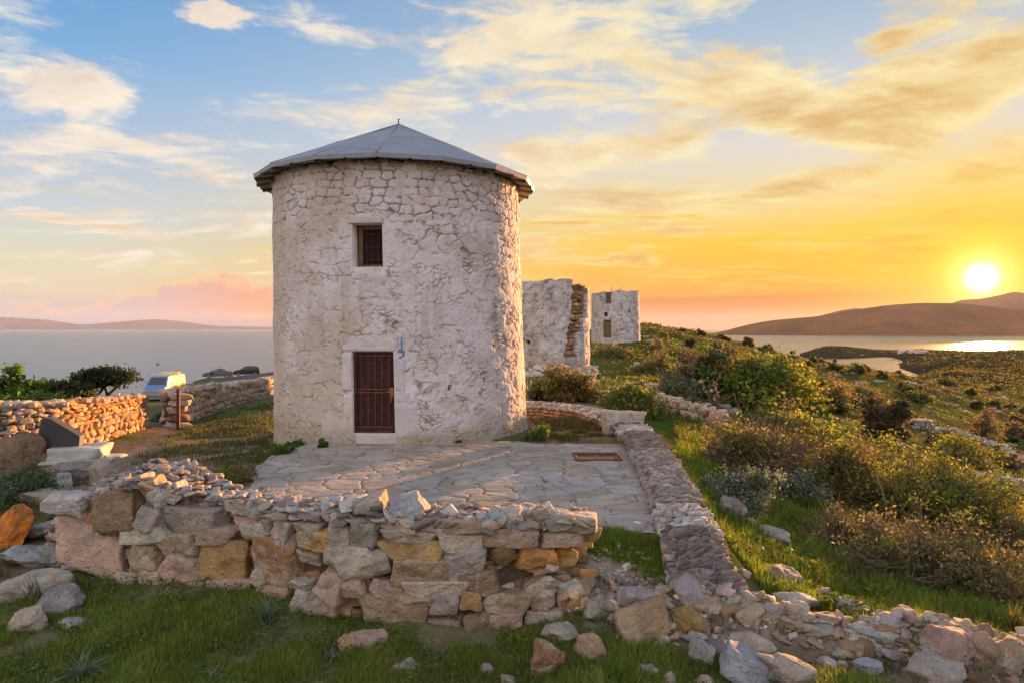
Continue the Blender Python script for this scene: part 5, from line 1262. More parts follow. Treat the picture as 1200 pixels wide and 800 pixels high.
def car(name, label, loc, az, col, kind='hatch', col2=None, door=False, group='vehicles parked along the shore road'):
    """az: compass direction of the nose (from +Y, clockwise). Stations run from tail to nose: x, shoulder height, roof height, half width, roof half width"""
    t = thing(name, label, 'van' if 'van' in name else 'car', loc, -az + math.pi / 2, group)
    if kind == 'van': st = [(-2.35, .95, 1.85, .88, .78), (-2.25, 1.05, 1.92, .93, .80), (.6, 1.08, 1.93, .95, .80), (1.05, 1.08, 1.86, .95, .76), (1.75, 1.05, 1.12, .93, .86), (2.3, .86, .89, .86, .8), (2.42, .62, .64, .80, .75)]; ws = .33; wx = (-1.45, 1.5)
    elif kind == 'sedan': st = [(-2.15, .78, .82, .78, .72), (-2.05, .92, .95, .82, .76), (-1.35, .95, 1.0, .85, .75), (-.75, .95, 1.40, .86, .60), (.1, .93, 1.44, .86, .60), (.95, .92, .97, .86, .76), (2.0, .76, .79, .80, .74), (2.15, .55, .57, .74, .7)]; ws = .31; wx = (-1.3, 1.35)
    else: st = [(-1.95, .80, .84, .78, .72), (-1.88, .95, 1.20, .82, .62), (-1.5, .96, 1.46, .85, .60), (-.2, .95, 1.50, .86, .61), (.2, .94, 1.46, .86, .60), (.95, .92, .97, .86, .76), (1.85, .76, .79, .80, .74), (2.0, .55, .57, .74, .7)]; ws = .31; wx = (-1.25, 1.25)
    V = []
    for x, zs, zr, hw, hr in st: V += [(x, s_ * a, z) for s_, a, z in ((-1, hw * .93, .22), (-1, hw, .42), (-1, hw, zs), (-1, hr, zr - .05 * (zr - zs)), (-1, hr * .8, zr), (1, hr * .8, zr), (1, hr, zr - .05 * (zr - zs)), (1, hw, zs), (1, hw, .42), (1, hw * .93, .22))]
    m = 10; ns = len(st); q = [(i * m + j, i * m + (j + 1) % m, (i + 1) * m + (j + 1) % m, (i + 1) * m + j) for i in range(ns - 1) for j in range(m)]
    mb = MB(); mats = []
    for i in range(ns - 1):
        for j in range(m): mats.append(1 if col2 is not None and st[i][0] >= (.6 if kind == 'van' else 9) else 0)
    mb.add(V, np.array(q), mat=np.array(mats))
    mb.add(V, [np.array([(0, j, j + 1) for j in range(1, m - 1)]), np.array([((ns - 1) * m, (ns - 1) * m + j + 1, (ns - 1) * m + j) for j in range(1, m - 1)])])
    body = mb.build('body', [paint(name + '_paint', col), paint(name + '_nose_paint', col2 or col)], t, smooth=False)
    # glass: side windows, windscreen and rear window, each a pane lying just off the body
    def lerp(a, b, k): return [u + (v - u) * k for u, v in zip(a, b)]
    cab = [i for i in range(ns) if st[i][2] - st[i][1] > .2]; i0, i1 = cab[0], cab[-1]
    def sidept(i, k, s_, e=.012): x, zs, zr, hw, hr = st[i]; return np.array((x, s_ * (hw + (hr - hw) * k + e), zs + (zr - .05 * (zr - zs) - zs) * k))
    for s_ in (-1, 1):
        for a, b in zip(range(i0, i1), range(i0 + 1, i1 + 1)):
            if st[b][0] - st[a][0] < .35 or (kind == 'van' and col2 and a < i1 - 1): continue
            A0, A1, B0, B1 = sidept(a, .12, s_), sidept(a, .88, s_), sidept(b, .12, s_), sidept(b, .88, s_); d = .06 / (st[b][0] - st[a][0])
            g = MB(); P = [A0 + (B0 - A0) * d, B0 - (B0 - A0) * d, B1 - (B1 - A1) * d, A1 + (A1 * 0) + (B1 - A1) * d]; g.add(P, np.array([[0, 1, 2, 3]])); g.build('window', M['glass'], t, smooth=False)
    def cross(i, j, nm):
        x0, zs0, zr0, hw0, hr0 = st[i]; x1, zs1, zr1, hw1, hr1 = st[j]; g = MB()
        up, dn = np.array((x0, 0, zr0)), np.array((x1, 0, max(zr1, zs1))); e = np.array((.02 * (1 if x1 > x0 else -1), 0, .018)); a, b = up + (dn - up) * .1 + e, up + (dn - up) * .92 + e; w0, w1 = hr0 * .82, (hr1 if zr1 - zs1 < .2 else hr1) * .86
        g.add([a + (0, -w0, 0), a + (0, w0, 0), b + (0, w1, 0), b + (0, -w1, 0)], np.array([[0, 1, 2, 3]])); g.build(nm, M['glass'], t, smooth=False)
    cross(i1, i1 + 1, 'windscreen')
    if i0 > 0: cross(i0, i0 - 1, 'rear_window')
    for x in wx:
        for s_ in (-1, 1): wheel(t, x, s_ * .84, ws)
    nx, nz, nw = st[-2][0], st[-2][1], st[-2][3]
    for s_ in (-1, 1):
        g = MB(); g.box((nx + .02, s_ * (nw - .16), nz - .1), (.06, .13, .07)); g.build('headlight', M['lamp'], t, smooth=False)
        g = MB(); g.box((st[0][0] - .0, s_ * (st[0][3] - .1), st[0][1] - .05), (.05, .09, .08)); g.build('tail_light', M['redlamp'], t, smooth=False)
    g = MB(); g.box((st[-1][0] + .02, 0, .42), (.09, .78, .10)); g.build('bumper', M['dark'] if kind != 'van' else paint('grey_bumper', (.35, .37, .4), .5), t, smooth=False)
    if door:
        g = MB(); hx = .75
        g.box((0, 0, .0), (.5, .03, .35), 0); g.box((0, 0, .52), (.42, .02, .03)); g.box((-.46, 0, .42), (.03, .02, .14)); g.box((.40, 0, .42), (.03, .02, .14))
        o = g.build('door', paint('open_door_paint', col), t, smooth=False); o.location = (hx + .12, 1.28, .66); o.rotation_euler = (0, 0, R_(70))
    return t
p = hit(193, 464.5); cs_ = car('van', 'yellow van with a pale blue front parked by the left road verge', p, R_(176), (.42, .28, .02), 'van', (.17, .25, .42)); cs_.scale = (.84,) * 3
p = hit(200, 459); car('van', 'yellow van with dark rear half hidden behind the blue-fronted van', p, R_(-20), (.60, .40, .03), 'van', (.05, .05, .05))
p = hit(172, 463); car('car', 'grey car whose nose shows left of the blue-fronted van', p + np.array((1.2, 2.5, 0)), R_(-118), (.20, .21, .23), 'sedan')
def on_road(px, Y): X = (px - CX) / F * Y; return np.array((X, Y, float(gz(X, Y)) + .1))
car('car', 'dark grey car with its front door open, left of two by the sea', on_road(256, 106), R_(-108), (.13, .135, .15), 'sedan', door=True)
car('car', 'black hatchback, right of the two dark cars by the sea', on_road(288.5, 110), R_(-116), (.035, .033, .038), 'hatch')

# ------------------------------------------------------------------ plants
def leaves(mb, rng, C, size, cols, up=.3, aspect=.5):
    n = len(C); d = rng.normal(0, 1, (n, 3)); d[:, 2] += up; d /= np.linalg.norm(d, axis=1, keepdims=True)
    r = rng.normal(0, 1, (n, 3)); u = np.cross(d, r); u /= np.linalg.norm(u, axis=1, keepdims=True); v = np.cross(d, u); s_ = (size * rng.uniform(.5, 1.5, n))[:, None]
    V = np.stack([C - u * s_, C + v * s_ * aspect + d * s_ * .12, C + u * s_, C - v * s_ * aspect + d * s_ * .12], 1).reshape(-1, 3)
    mb.add(V, np.arange(4 * n).reshape(-1, 4), np.repeat(np.asarray(cols), 4, axis=0))
def bush_meshes(seed, w, h, clumps=60, per=90, leaf=.05, cols=((.07, .09, .03),), twig=(.10, .08, .05), twigs=1, fine=6, rad=.13, bare=0.0, low=.1):
    rng = np.random.default_rng(seed); mb, tb = MB(), MB()
    d = rng.normal(0, 1, (clumps, 3)); d[:, 2] = np.abs(d[:, 2]) * .9; d /= np.linalg.norm(d, axis=1, keepdims=True)
    r = rng.uniform(.25, 1, clumps) ** .55 * (.80 + .95 * fbm(d[:, 0] * 1.9 + seed, d[:, 1] * 1.9, d[:, 2] * 1.9, 3))
    C = np.c_[d[:, 0] * w / 2 * r, d[:, 1] * w / 2 * r, low * h + d[:, 2] * h * .92 * r]
    lc = rng.uniform(.68, 1.28, clumps) * 1.85; ci = rng.integers(len(cols), size=clumps)
    P, K = [], []
    for i in range(clumps):
        m = int(per * rng.uniform(.5, 1.4) * (0 if rng.random() < bare else 1))
        if m == 0: continue
        R2 = rad * w * rng.uniform(.6, 1.3); q = C[i] + rng.normal(0, 1, (m, 3)) * R2 * (.62, .62, .5); q[:, 2] = np.maximum(q[:, 2], .02)
        P.append(q); c = np.array(cols[ci[i]]) * lc[i]; K.append(np.clip(c[None] * rng.uniform(.7, 1.35, (m, 1)) * (1 + rng.normal(0, .06, (m, 3))), .005, .7))
    if P: leaves(mb, rng, np.concatenate(P), leaf, np.concatenate(K))
    b = np.c_[rng.normal(0, .06 * w, (clumps, 2)), np.full(clumps, -.15)]; mid = b + (C - b) * .5 + rng.normal(0, .05 * w, (clumps, 3)); mid[:, 2] += .06 * h
    r0 = .010 + .006 * w
    tb.tubes(b, mid, r0, r0 * .7, twig, 4); tb.tubes(mid, C, r0 * .7, r0 * .35, twig, 4)
    m = clumps * fine; i = rng.integers(clumps, size=m); s0 = mid[i] + (C[i] - mid[i]) * rng.uniform(.2, 1, (m, 1)); e0 = s0 + rng.normal(0, 1, (m, 3)) * rad * w * 1.0 + (0, 0, .08 * h); e0[:, 2] = np.maximum(e0[:, 2], .03)
    tb.tubes(s0, e0, r0 * .3, r0 * .12, np.clip(np.array(twig)[None] * rng.uniform(.7, 1.5, (m, 1)), 0, .6), 3)
    return mb, tb
def bush(name, label, cat, px, py, wpx, hpx, seed, group=None, **kw):
    p = hit(px, py); k = p[1] / F; w, h = wpx * k, hpx * k
    t = thing(name, label, cat, p, 0, group)
    mb, tb = bush_meshes(seed, w, h, **kw)
    if mb.n: mb.build('foliage', M['leaf'], t, smooth=False)
    tb.build('branches', M['bark'], t); return t
OLIVE, GREEN, YEL, DARK, BROWN, GREY, SAGE, HEATH = ((.075, .09, .02), (.05, .09, .017), (.14, .15, .022), (.03, .035, .02), (.115, .09, .04), (.11, .10, .07), (.10, .12, .08), (.115, .095, .05))
TAN = (.19, .14, .055)
SHR = 'shrubs on the slope right of the terrace'
bush('shrub', 'dark purplish evergreen shrub beside the yellow-green tree, on the slope', 'shrub', 826, 466, 56, 62, 1, SHR, clumps=60, per=80, leaf=.11, cols=(DARK, (.045, .035, .03), (.05, .05, .03)))
bush('shrub', 'big spreading yellow-green bush standing highest on the slope', 'shrub', 893, 486, 128, 86, 2, SHR, clumps=130, per=95, leaf=.13, cols=(OLIVE, YEL, GREEN, (.11, .11, .02)), rad=.10)
bush('shrub', 'round brown-green bush at the foot of the split ruin', 'shrub', 672, 470, 66, 44, 3, SHR, clumps=70, per=90, leaf=.08, cols=((.10, .075, .025), OLIVE, BROWN), twig=(.13, .09, .05))
bush('shrub', 'low dark bush left of the round brown-green one, by the tower', 'shrub', 634, 468, 44, 28, 4, SHR, clumps=40, per=70, leaf=.07, cols=(OLIVE, DARK, GREY))
bush('shrub', 'green spreading bush hugging the back of the ring wall', 'shrub', 738, 486, 74, 40, 5, SHR, clumps=80, per=90, leaf=.07, cols=(GREEN, OLIVE, (.09, .10, .03)))
bush('shrub', 'grey-green low bush above the short pale wall', 'shrub', 790, 466, 60, 34, 6, SHR, clumps=60, per=70, leaf=.07, cols=(SAGE, OLIVE, GREY), bare=.1)
bush('shrub', 'large twiggy brown and green bush just right of the ring wall', 'shrub', 890, 562, 168, 98, 7, SHR, clumps=150, per=80, leaf=.045, cols=(OLIVE, BROWN, GREY, YEL), twig=(.17, .115, .08), fine=16, bare=.25, rad=.10)
bush('shrub', 'greyish spurge cushion at the foot of the large twiggy bush', 'shrub', 862, 592, 100, 44, 8, SHR, clumps=80, per=100, leaf=.035, cols=(SAGE, (.075, .10, .055), (.13, .15, .11)), rad=.11)
bush('shrub', 'smaller grey-green spurge cushion right of the first one', 'shrub', 918, 586, 76, 34, 9, SHR, clumps=60, per=90, leaf=.035, cols=(SAGE, (.07, .09, .05)), rad=.11)
bush('shrub', 'upright dark brown bush standing alone in the middle of the slope', 'shrub', 1036, 516, 52, 58, 10, SHR, clumps=70, per=80, leaf=.13, cols=((.045, .04, .02), (.07, .05, .025), DARK), rad=.11)
bush('shrub', 'broad yellow-green broom bush at right', 'shrub', 1085, 622, 200, 100, 11, SHR, clumps=170, per=90, leaf=.05, cols=(YEL, OLIVE, (.12, .12, .025), (.17, .15, .03)), twig=(.15, .12, .06), fine=14, rad=.085, bare=.08)
bush('shrub', 'olive bush between the twiggy bush and the broad broom', 'shrub', 985, 590, 120, 84, 12, SHR, clumps=110, per=85, leaf=.05, cols=(OLIVE, YEL, BROWN), twig=(.15, .11, .06), fine=12, bare=.1)
bush('shrub', 'brown heathery brush below the broad broom, far right', 'shrub', 1100, 690, 210, 82, 13, SHR, clumps=150, per=80, leaf=.03, cols=(BROWN, HEATH, (.085, .085, .035), OLIVE, OLIVE), twig=(.14, .11, .06), fine=11, bare=.1, rad=.085)
bush('shrub', 'low brown heather cushion in the lush grass', 'shrub', 1000, 652, 110, 50, 14, SHR, clumps=80, per=75, leaf=.03, cols=(HEATH, BROWN, GREY), twig=(.15, .11, .07), fine=16, bare=.25)
bush('shrub', 'orange-brown brush at the right edge', 'shrub', 1190, 650, 90, 54, 15, SHR, clumps=70, per=80, leaf=.04, cols=(TAN, OLIVE, BROWN), twig=(.2, .12, .06), fine=12, bare=.2)
bush('shrub', 'small russet brush in the grass at the right edge, nearest the corner', 'shrub', 1190, 720, 60, 36, 16, SHR, clumps=50, per=60, leaf=.025, cols=(TAN, BROWN), twig=(.2, .12, .06), fine=12, bare=.2)
bush('shrub', 'dark olive bush behind the broad broom, near the field wall', 'shrub', 1120, 556, 100, 44, 17, SHR, clumps=70, per=80, leaf=.08, cols=(OLIVE, YEL, BROWN))
bush('shrub', 'green bush below the lower field wall', 'shrub', 1160, 606, 90, 42, 18, SHR, clumps=60, per=80, leaf=.06, cols=(OLIVE, GREEN, YEL))
bush('shrub', 'brown bush on the bare patch right of the big yellow-green one', 'shrub', 975, 482, 46, 36, 19, SHR, clumps=50, per=70, leaf=.10, cols=(BROWN, OLIVE, HEATH))
bush('shrub', 'dry bush beside the upper field wall, right', 'shrub', 1152, 512, 32, 38, 20, SHR, clumps=40, per=60, leaf=.13, cols=(BROWN, (.08, .055, .03)), bare=.2)
bush('shrub', 'reddish dry bush near the right edge beyond the field wall', 'shrub', 1192, 516, 30, 28, 21, SHR, clumps=40, per=60, leaf=.13, cols=(BROWN, HEATH), bare=.1)
for i, (px, py, w, h, lab) in enumerate(((876, 406, 13, 12, 'round dark shrub alone on the ridge against the bright water'), (902, 412, 10, 8, 'small loose shrub on the ridge right of the round dark one'), (823, 394, 12, 10, 'shrub on the ridge nearest the smaller mill'),
        (952, 425, 9, 9, 'dark upright shrub where the ridge meets the bay'), (976, 434, 16, 12, 'shrub below the ridge crest above the bay, left one'), (1003, 438, 24, 12, 'broad dark shrub in front of the bay'), (1034, 443, 12, 8, 'low shrub on the crest in front of the bay end'),
        (800, 390, 7, 5, 'tiny shrub on the crest right of the smaller mill'), (1110, 452, 24, 9, 'flat dark shrub in the dry valley'), (1137, 462, 12, 8, 'round dark shrub in the dry valley, left of two'), (1168, 458, 12, 8, 'round dark shrub in the dry valley, right of two'), (1075, 472, 34, 14, 'low broad brown shrub behind the upright dark bush'), (1062, 462, 30, 12, 'brown shrub right above the low broad brown one'), (1145, 480, 14, 14, 'dark shrub standing in the middle of the yellow valley floor'))):
    bush('shrub', lab, 'shrub', px, py, w, h, 40 + i, 'distant shrubs on the ridge and valley', clumps=26, per=60, leaf=.22 if py > 400 else .16, cols=(DARK, OLIVE, (.06, .05, .02)), fine=2)
def scattered():
    """the many small dark shrubs that dot the dry hillside: six kinds, then copies of each with its foliage and branches"""
    rng = np.random.default_rng(17); protos = []
    for i in range(6):
        mb, tb = bush_meshes(90 + i, 2.0, 1.3, clumps=22, per=34, leaf=.20, cols=((DARK, OLIVE), (OLIVE, BROWN), (BROWN, HEATH))[i % 3], fine=2)
        protos.append((mb.mesh('shrub_foliage', M['leaf'], False), tb.mesh('shrub_branches', M['bark'], True)))
    n = 0
    while n < 110:
        px, Y = rng.uniform(770, 1260), math.exp(rng.uniform(math.log(48), math.log(620)))
        X = (px - CX) / F * Y; z = float(gz(X, Y)); py = HY + (CAMZ - z) * F / Y
        if z < SEA + 2 or py > 560 or py < 395 or (px < 960 and Y > 150) or (1060 < px < 1130 and 495 < py < 520): continue
        t = thing('shrub', 'small dark shrub among many dotted over the dry hillside toward the bay', 'shrub', (X, Y, z - .1), rng.uniform(0, 6.28), 'small shrubs dotted over the dry hillside')
        s_ = rng.uniform(.45, 1.25) * (1 + Y / 500); t.scale = (s_, s_, s_ * rng.uniform(.6, 1.0))
        f, b = protos[n % 6]
        for nm, me in (('foliage', f), ('branches', b)):
            o = bpy.data.objects.new(nm, me); COL.objects.link(o); o.parent = t
        n += 1
scattered()
for i, (px, py, w, h, cols, lab) in enumerate(((945, 530, 110, 52, (YEL, OLIVE), 'yellow-green scrub uphill between the twiggy bush and the dark upright one'), (1010, 548, 96, 40, (OLIVE, GREEN, YEL), 'low olive scrub in front of the dark upright bush'),
        (1060, 575, 90, 46, (YEL, OLIVE), 'yellowish scrub filling the slope above the broad broom'), (1170, 640, 90, 40, (OLIVE, TAN), 'tan and olive scrub under the green bush at right'), (900, 510, 90, 36, (OLIVE, YEL, GREEN), 'olive scrub below the big yellow-green bush'),
        (770, 440, 60, 22, (OLIVE, BROWN), 'low brownish scrub on the slope above the ring wall bush'), (800, 425, 70, 18, (OLIVE, BROWN, GREEN), 'flat scrub left of the dark purplish shrub, higher up'), (720, 418, 60, 12, (BROWN, OLIVE), 'low brown scrub in front of the smaller mill'),
        (960, 462, 60, 22, (BROWN, OLIVE), 'brownish scrub right of the big yellow-green bush, near the crest'), (1010, 470, 50, 18, (OLIVE, BROWN), 'flat scrub on the crest left of the bay end'), (1120, 532, 60, 24, (OLIVE, YEL), 'yellowish scrub beside the upper field wall'))):
    bush('shrub', lab, 'shrub', px, py, w, h, 140 + i, SHR, clumps=80, per=75, leaf=.05 if py > 540 else .09, cols=cols, fine=8, bare=.1, rad=.10)
def undergrowth():
    """the rough low cover of the hillside: dry grass heads, thistles and dwarf scrub too many to count"""
    rng = np.random.default_rng(313); n = 260000
    px, Y = rng.uniform(560, 1340, n), np.exp(rng.uniform(math.log(20), math.log(1350), n)); X = (px - CX) / F * Y; Z = gz(X, Y); py = HY + (CAMZ - Z) * F / Y
    dr, _ = segdist(X, Y, RINGWALL)
    k = (Z > SEA + 1.5) & (py > 379) & (dr > .6) & ~((px < 700) & (Y > 42) & (Y < 56)) & ~((px < 760) & (Y > 86) & (Y < 97)) & ~((px < 790) & (Y < 25)); X, Y, Z = X[k], Y[k], Z[k]
    a = fbm(X / 7, Y / 9, 21, 4) + .5 * fbm(X / 2, Y / 2, 22, 3); b = fbm(X / 14, Y / 18, 23, 4); k = a > .06 + rng.normal(0, .16, len(X)) + .15 * (Y > 450) ; X, Y, Z, a, b = X[k], Y[k], Z[k], a[k], b[k]
    cols = np.array([(.085, .11, .018), (.13, .145, .022), (.06, .10, .016), (.115, .09, .028), (.05, .05, .02), (.14, .115, .03)])
    i = np.clip((2.4 + 4.2 * b + 1.5 * sstep(40, 160, Y) + rng.normal(0, 1.0, len(X))), 0, 5).astype(int)
    h = (.08 + .30 * np.clip(a, 0, 1)) * (1 + Y / 160); mb = MB(); c = cols[i] * rng.uniform(.6, 1.5, (len(X), 1)) * 1.3
    c = c * (1 - .35 * sstep(250, 700, Y))[:, None]
    leaves(mb, rng, np.c_[X, Y, Z + h * rng.uniform(0, 1, len(X))], np.minimum(Y, 500 + .3 * Y) * .0019, c, .4, .55)
    tag(mb.build('undergrowth', M['leaf'], smooth=False), 'dry grass and dwarf scrub covering the hillside down to the bay', 'undergrowth', kind='stuff')
    mb = MB(); n = 0
    while n < 420:
        px, Y = rng.uniform(640, 1320), math.exp(rng.uniform(math.log(22), math.log(200))); X = (px - CX) / F * Y; z = float(gz(X, Y))
        if vnoise(X / 9, Y / 9, 4.0) < .05 or (px < 790 and Y < 27): continue
        s_ = rng.uniform(.05, .24) * (1 + Y / 90); V, Q = stone(rng, s_ * 1.4, s_, s_ * .6, 4, 8, .08, .3, 16, .55, .85); mb.add(V + np.array((X, Y, z)), Q, shade(rng, pick(rng, ['grey', 'pale', 'brown']), .15) * .75); n += 1
    tag(mb.build('hillside_rubble', M['rubble']), 'grey stones scattered over the scrubby hillside', 'rubble', kind='stuff')
def leafy_sapling():
    """backlit plant with large pale and orange leaves growing from the short wall"""
    p = hit(836, 478); p[1] -= .5; k = p[1] / F; t = thing('sapling', 'thin sapling with large orange and whitish leaves above the short pale wall', 'plant', p)
    rng = np.random.default_rng(2); tb, mb = MB(), MB(); C, K = [], []
    for i in range(9):
        e = np.array((rng.normal(0, 9 * k), rng.normal(0, .3), rng.uniform(18, 42) * k)); b = np.zeros(3); m = e * .5 + rng.normal(0, .12, 3)
        tb.tubes(b, m, .02, .014, (.12, .08, .06)); tb.tubes(m, e, .014, .008, (.12, .08, .06))
        for j in range(4): C.append(m + (e - m) * rng.uniform(.2, 1.1) + rng.normal(0, .10, 3)); K.append(pick(rng, [(.55, .20, .05), (.55, .5, .46), (.5, .45, .42), (.6, .32, .08), (.25, .16, .06)]))  # orange tones put the backlight into the leaf colour
    leaves(mb, rng, np.array(C), .11, np.array(K), .2, .6); mb.build('leaves', M['leaf'], t, smooth=False); tb.build('stems', M['bark'], t)
leafy_sapling()
undergrowth()

# left: bushes and the leaning tree behind the wall
SHL = 'bushes behind the left wall'
for i, (px, py, w, h, lab, cols) in enumerate(((22, 472, 56, 32, 'bright green bush behind the left wall, nearest the left edge', ((.06, .10, .015), GREEN)), (-8, 472, 40, 30, 'darker bush cut by the left edge of the picture', (GREEN, DARK)),
        (48, 470, 36, 26, 'mid-green bush between the bright one and the dark one', (GREEN, OLIVE)), (74, 470, 46, 28, 'dark olive bush in the middle of the row behind the left wall', (DARK, (.045, .05, .02))), (98, 471, 28, 18, 'small dark bush under the leaning tree', (DARK, GREEN)))):
    p = hit(px, py); bush('bush', lab, 'bush', px, py, w, h, 60 + i, SHL, clumps=70, per=90, leaf=.16, cols=cols, rad=.12)
bush('bush', 'low yellow-green weeds in front of the leaning tree', 'bush', 52, 474, 60, 9, 70, SHL, clumps=50, per=60, leaf=.10, cols=((.11, .13, .02), GREEN))
def leaning_tree():
    p = hit(121, 470); k = p[1] / F; t = thing('tree', 'small umbrella-shaped tree leaning right behind the left wall', 'tree', p); rng = np.random.default_rng(15)
    tb, mb = MB(), MB()
    for x0, pts in ((-6, ((-4, 8), (2, 16), (8, 22))), (3, ((6, 7), (2, 14), (-6, 22))), (6, ((9, 9), (14, 16), (18, 23)))):
        a = np.array((x0 * k, 0, -.2)); r = .14
        for x, z in pts:
            b = np.array((x * k, rng.normal(0, .15), z * k)); tb.tubes(a, b, r, r * .75, (.07, .055, .045), 6); a, r = b, r * .75
    tb.build('trunk', M['bark'], t)
    C = []
    for i in range(80):
        x = rng.uniform(-24, 26); z = 26 + 8 * math.sqrt(max(0, 1 - (x / 27) ** 2)) * rng.uniform(-.5, 1) + .05 * x - 9 * (x < -12) * rng.random(); C.append((x * k, rng.normal(0, 6 * k), z * k))
    C = np.array(C); P, K = [], []
    for c in C:
        m = 70; P.append(c + rng.normal(0, 1, (m, 3)) * (.34, .34, .18)); K.append(np.clip(np.array(pick(rng, [(.035, .05, .018), (.05, .065, .02), DARK])) * rng.uniform(.7, 1.3) * rng.uniform(.7, 1.3, (m, 1)), .005, .5))
    leaves(mb, rng, np.concatenate(P), .13, np.concatenate(K)); mb.build('crown', M['leaf'], t, smooth=False)
leaning_tree()
bush('bush', 'dry twiggy undergrowth on the mound behind the left part of the wall', 'bush', 205, 566, 150, 20, 75, None, clumps=90, per=26, leaf=.018, cols=(BROWN, OLIVE, GREY), twig=(.19, .14, .10), fine=16, bare=.5, rad=.07)
bush('bush', 'yellowish weeds at the right end of the mound behind the wall', 'bush', 272, 566, 56, 24, 76, None, clumps=50, per=60, leaf=.02, cols=(YEL, BROWN, OLIVE), twig=(.17, .12, .07), fine=10)
bush('bush', 'dark green clump below the dark slab at the left edge', 'bush', 26, 582, 74, 34, 77, None, clumps=90, per=110, leaf=.03, cols=(GREEN, (.06, .085, .045), SAGE), fine=8)
bush('bush', 'lone green tuft on the track left of the windmill', 'bush', 186, 494, 26, 12, 78, None, clumps=30, per=60, leaf=.04, cols=(GREEN, SAGE))
for i, (px, py, w, h, lab) in enumerate(((379, 526, 14, 13, 'small weed at the foot of the windmill left of the door'), (345, 524, 22, 9, 'low weeds at the left foot of the windmill'), (366, 515, 8, 8, 'tiny weed growing from the windmill wall left of the door'), (632, 516, 34, 22, 'tall grass clump at the right foot of the windmill'), (533, 520, 16, 7, 'small weed at the windmill foot right of the door'), (742, 522, 22, 16, 'green weed beside the squared block'), (330, 533, 30, 14, 'weed clump at the left corner of the paving'))):
    bush('weed', lab, 'weed', px, py, w, h, 80 + i, 'weeds at the foot of the windmill', clumps=26, per=70, leaf=.028, cols=(GREEN, (.06, .095, .02)), fine=3)

# grass of single blades
def blades(mb, rng, B, h, w, cols, lean=.45):
    n = len(B); a = rng.uniform(0, 2 * math.pi, n); s_ = np.c_[np.cos(a), np.sin(a), np.zeros(n)]; la = rng.uniform(0, 2 * math.pi, n)
    l = np.c_[np.cos(la), np.sin(la), np.zeros(n)] * (np.abs(rng.normal(0, lean, n)) * h)[:, None]; z = np.array((0, 0, 1.0))
    h_, w_ = h[:, None], w[:, None] * .5
    m = B + l * .3 + z * h_ * .6; tp = B + l + z * h_ * (1 - .15 * np.abs(l).sum(1, keepdims=True))
    V = np.stack([B - s_ * w_, B + s_ * w_, m + s_ * w_ * .75, m - s_ * w_ * .75, tp], 1).reshape(-1, 3); i = np.arange(n)[:, None] * 5
    mb.add(V, [i + np.array([[0, 1, 2, 3]]), i + np.array([[3, 2, 4]])], np.repeat(cols, 5, axis=0))
def sow(rng, n, poly, Y0, Y1, excl=None):
    xs = [q[0] for q in poly]; px = rng.uniform(min(xs), max(xs), n * 3); Y = np.exp(rng.uniform(math.log(Y0), math.log(Y1), n * 3)); X = (px - CX) / F * Y; Z = gz(X, Y); py = HY + (CAMZ - Z) * F / Y
    k = inpoly(px + 9 * fbm(X * 1.5, Y * 1.5, 1, 3), py + 5 * fbm(X * 1.5, Y * 1.5, 2, 3), poly)
    dr, _ = segdist(X, Y, RINGWALL); dk, tk = segdist(X, Y, TUMBLE)
    k &= ~inpoly(X, Y, TERRACE) & (dr > .36) & (np.hypot(X - MILL[0], Y - MILL[1]) > 3.55)
    k &= ~((dk < .24 + .18 * vnoise(tk * 3, 2.0)) & (tk > .3))
    return X[k][:n], Y[k][:n], Z[k][:n]
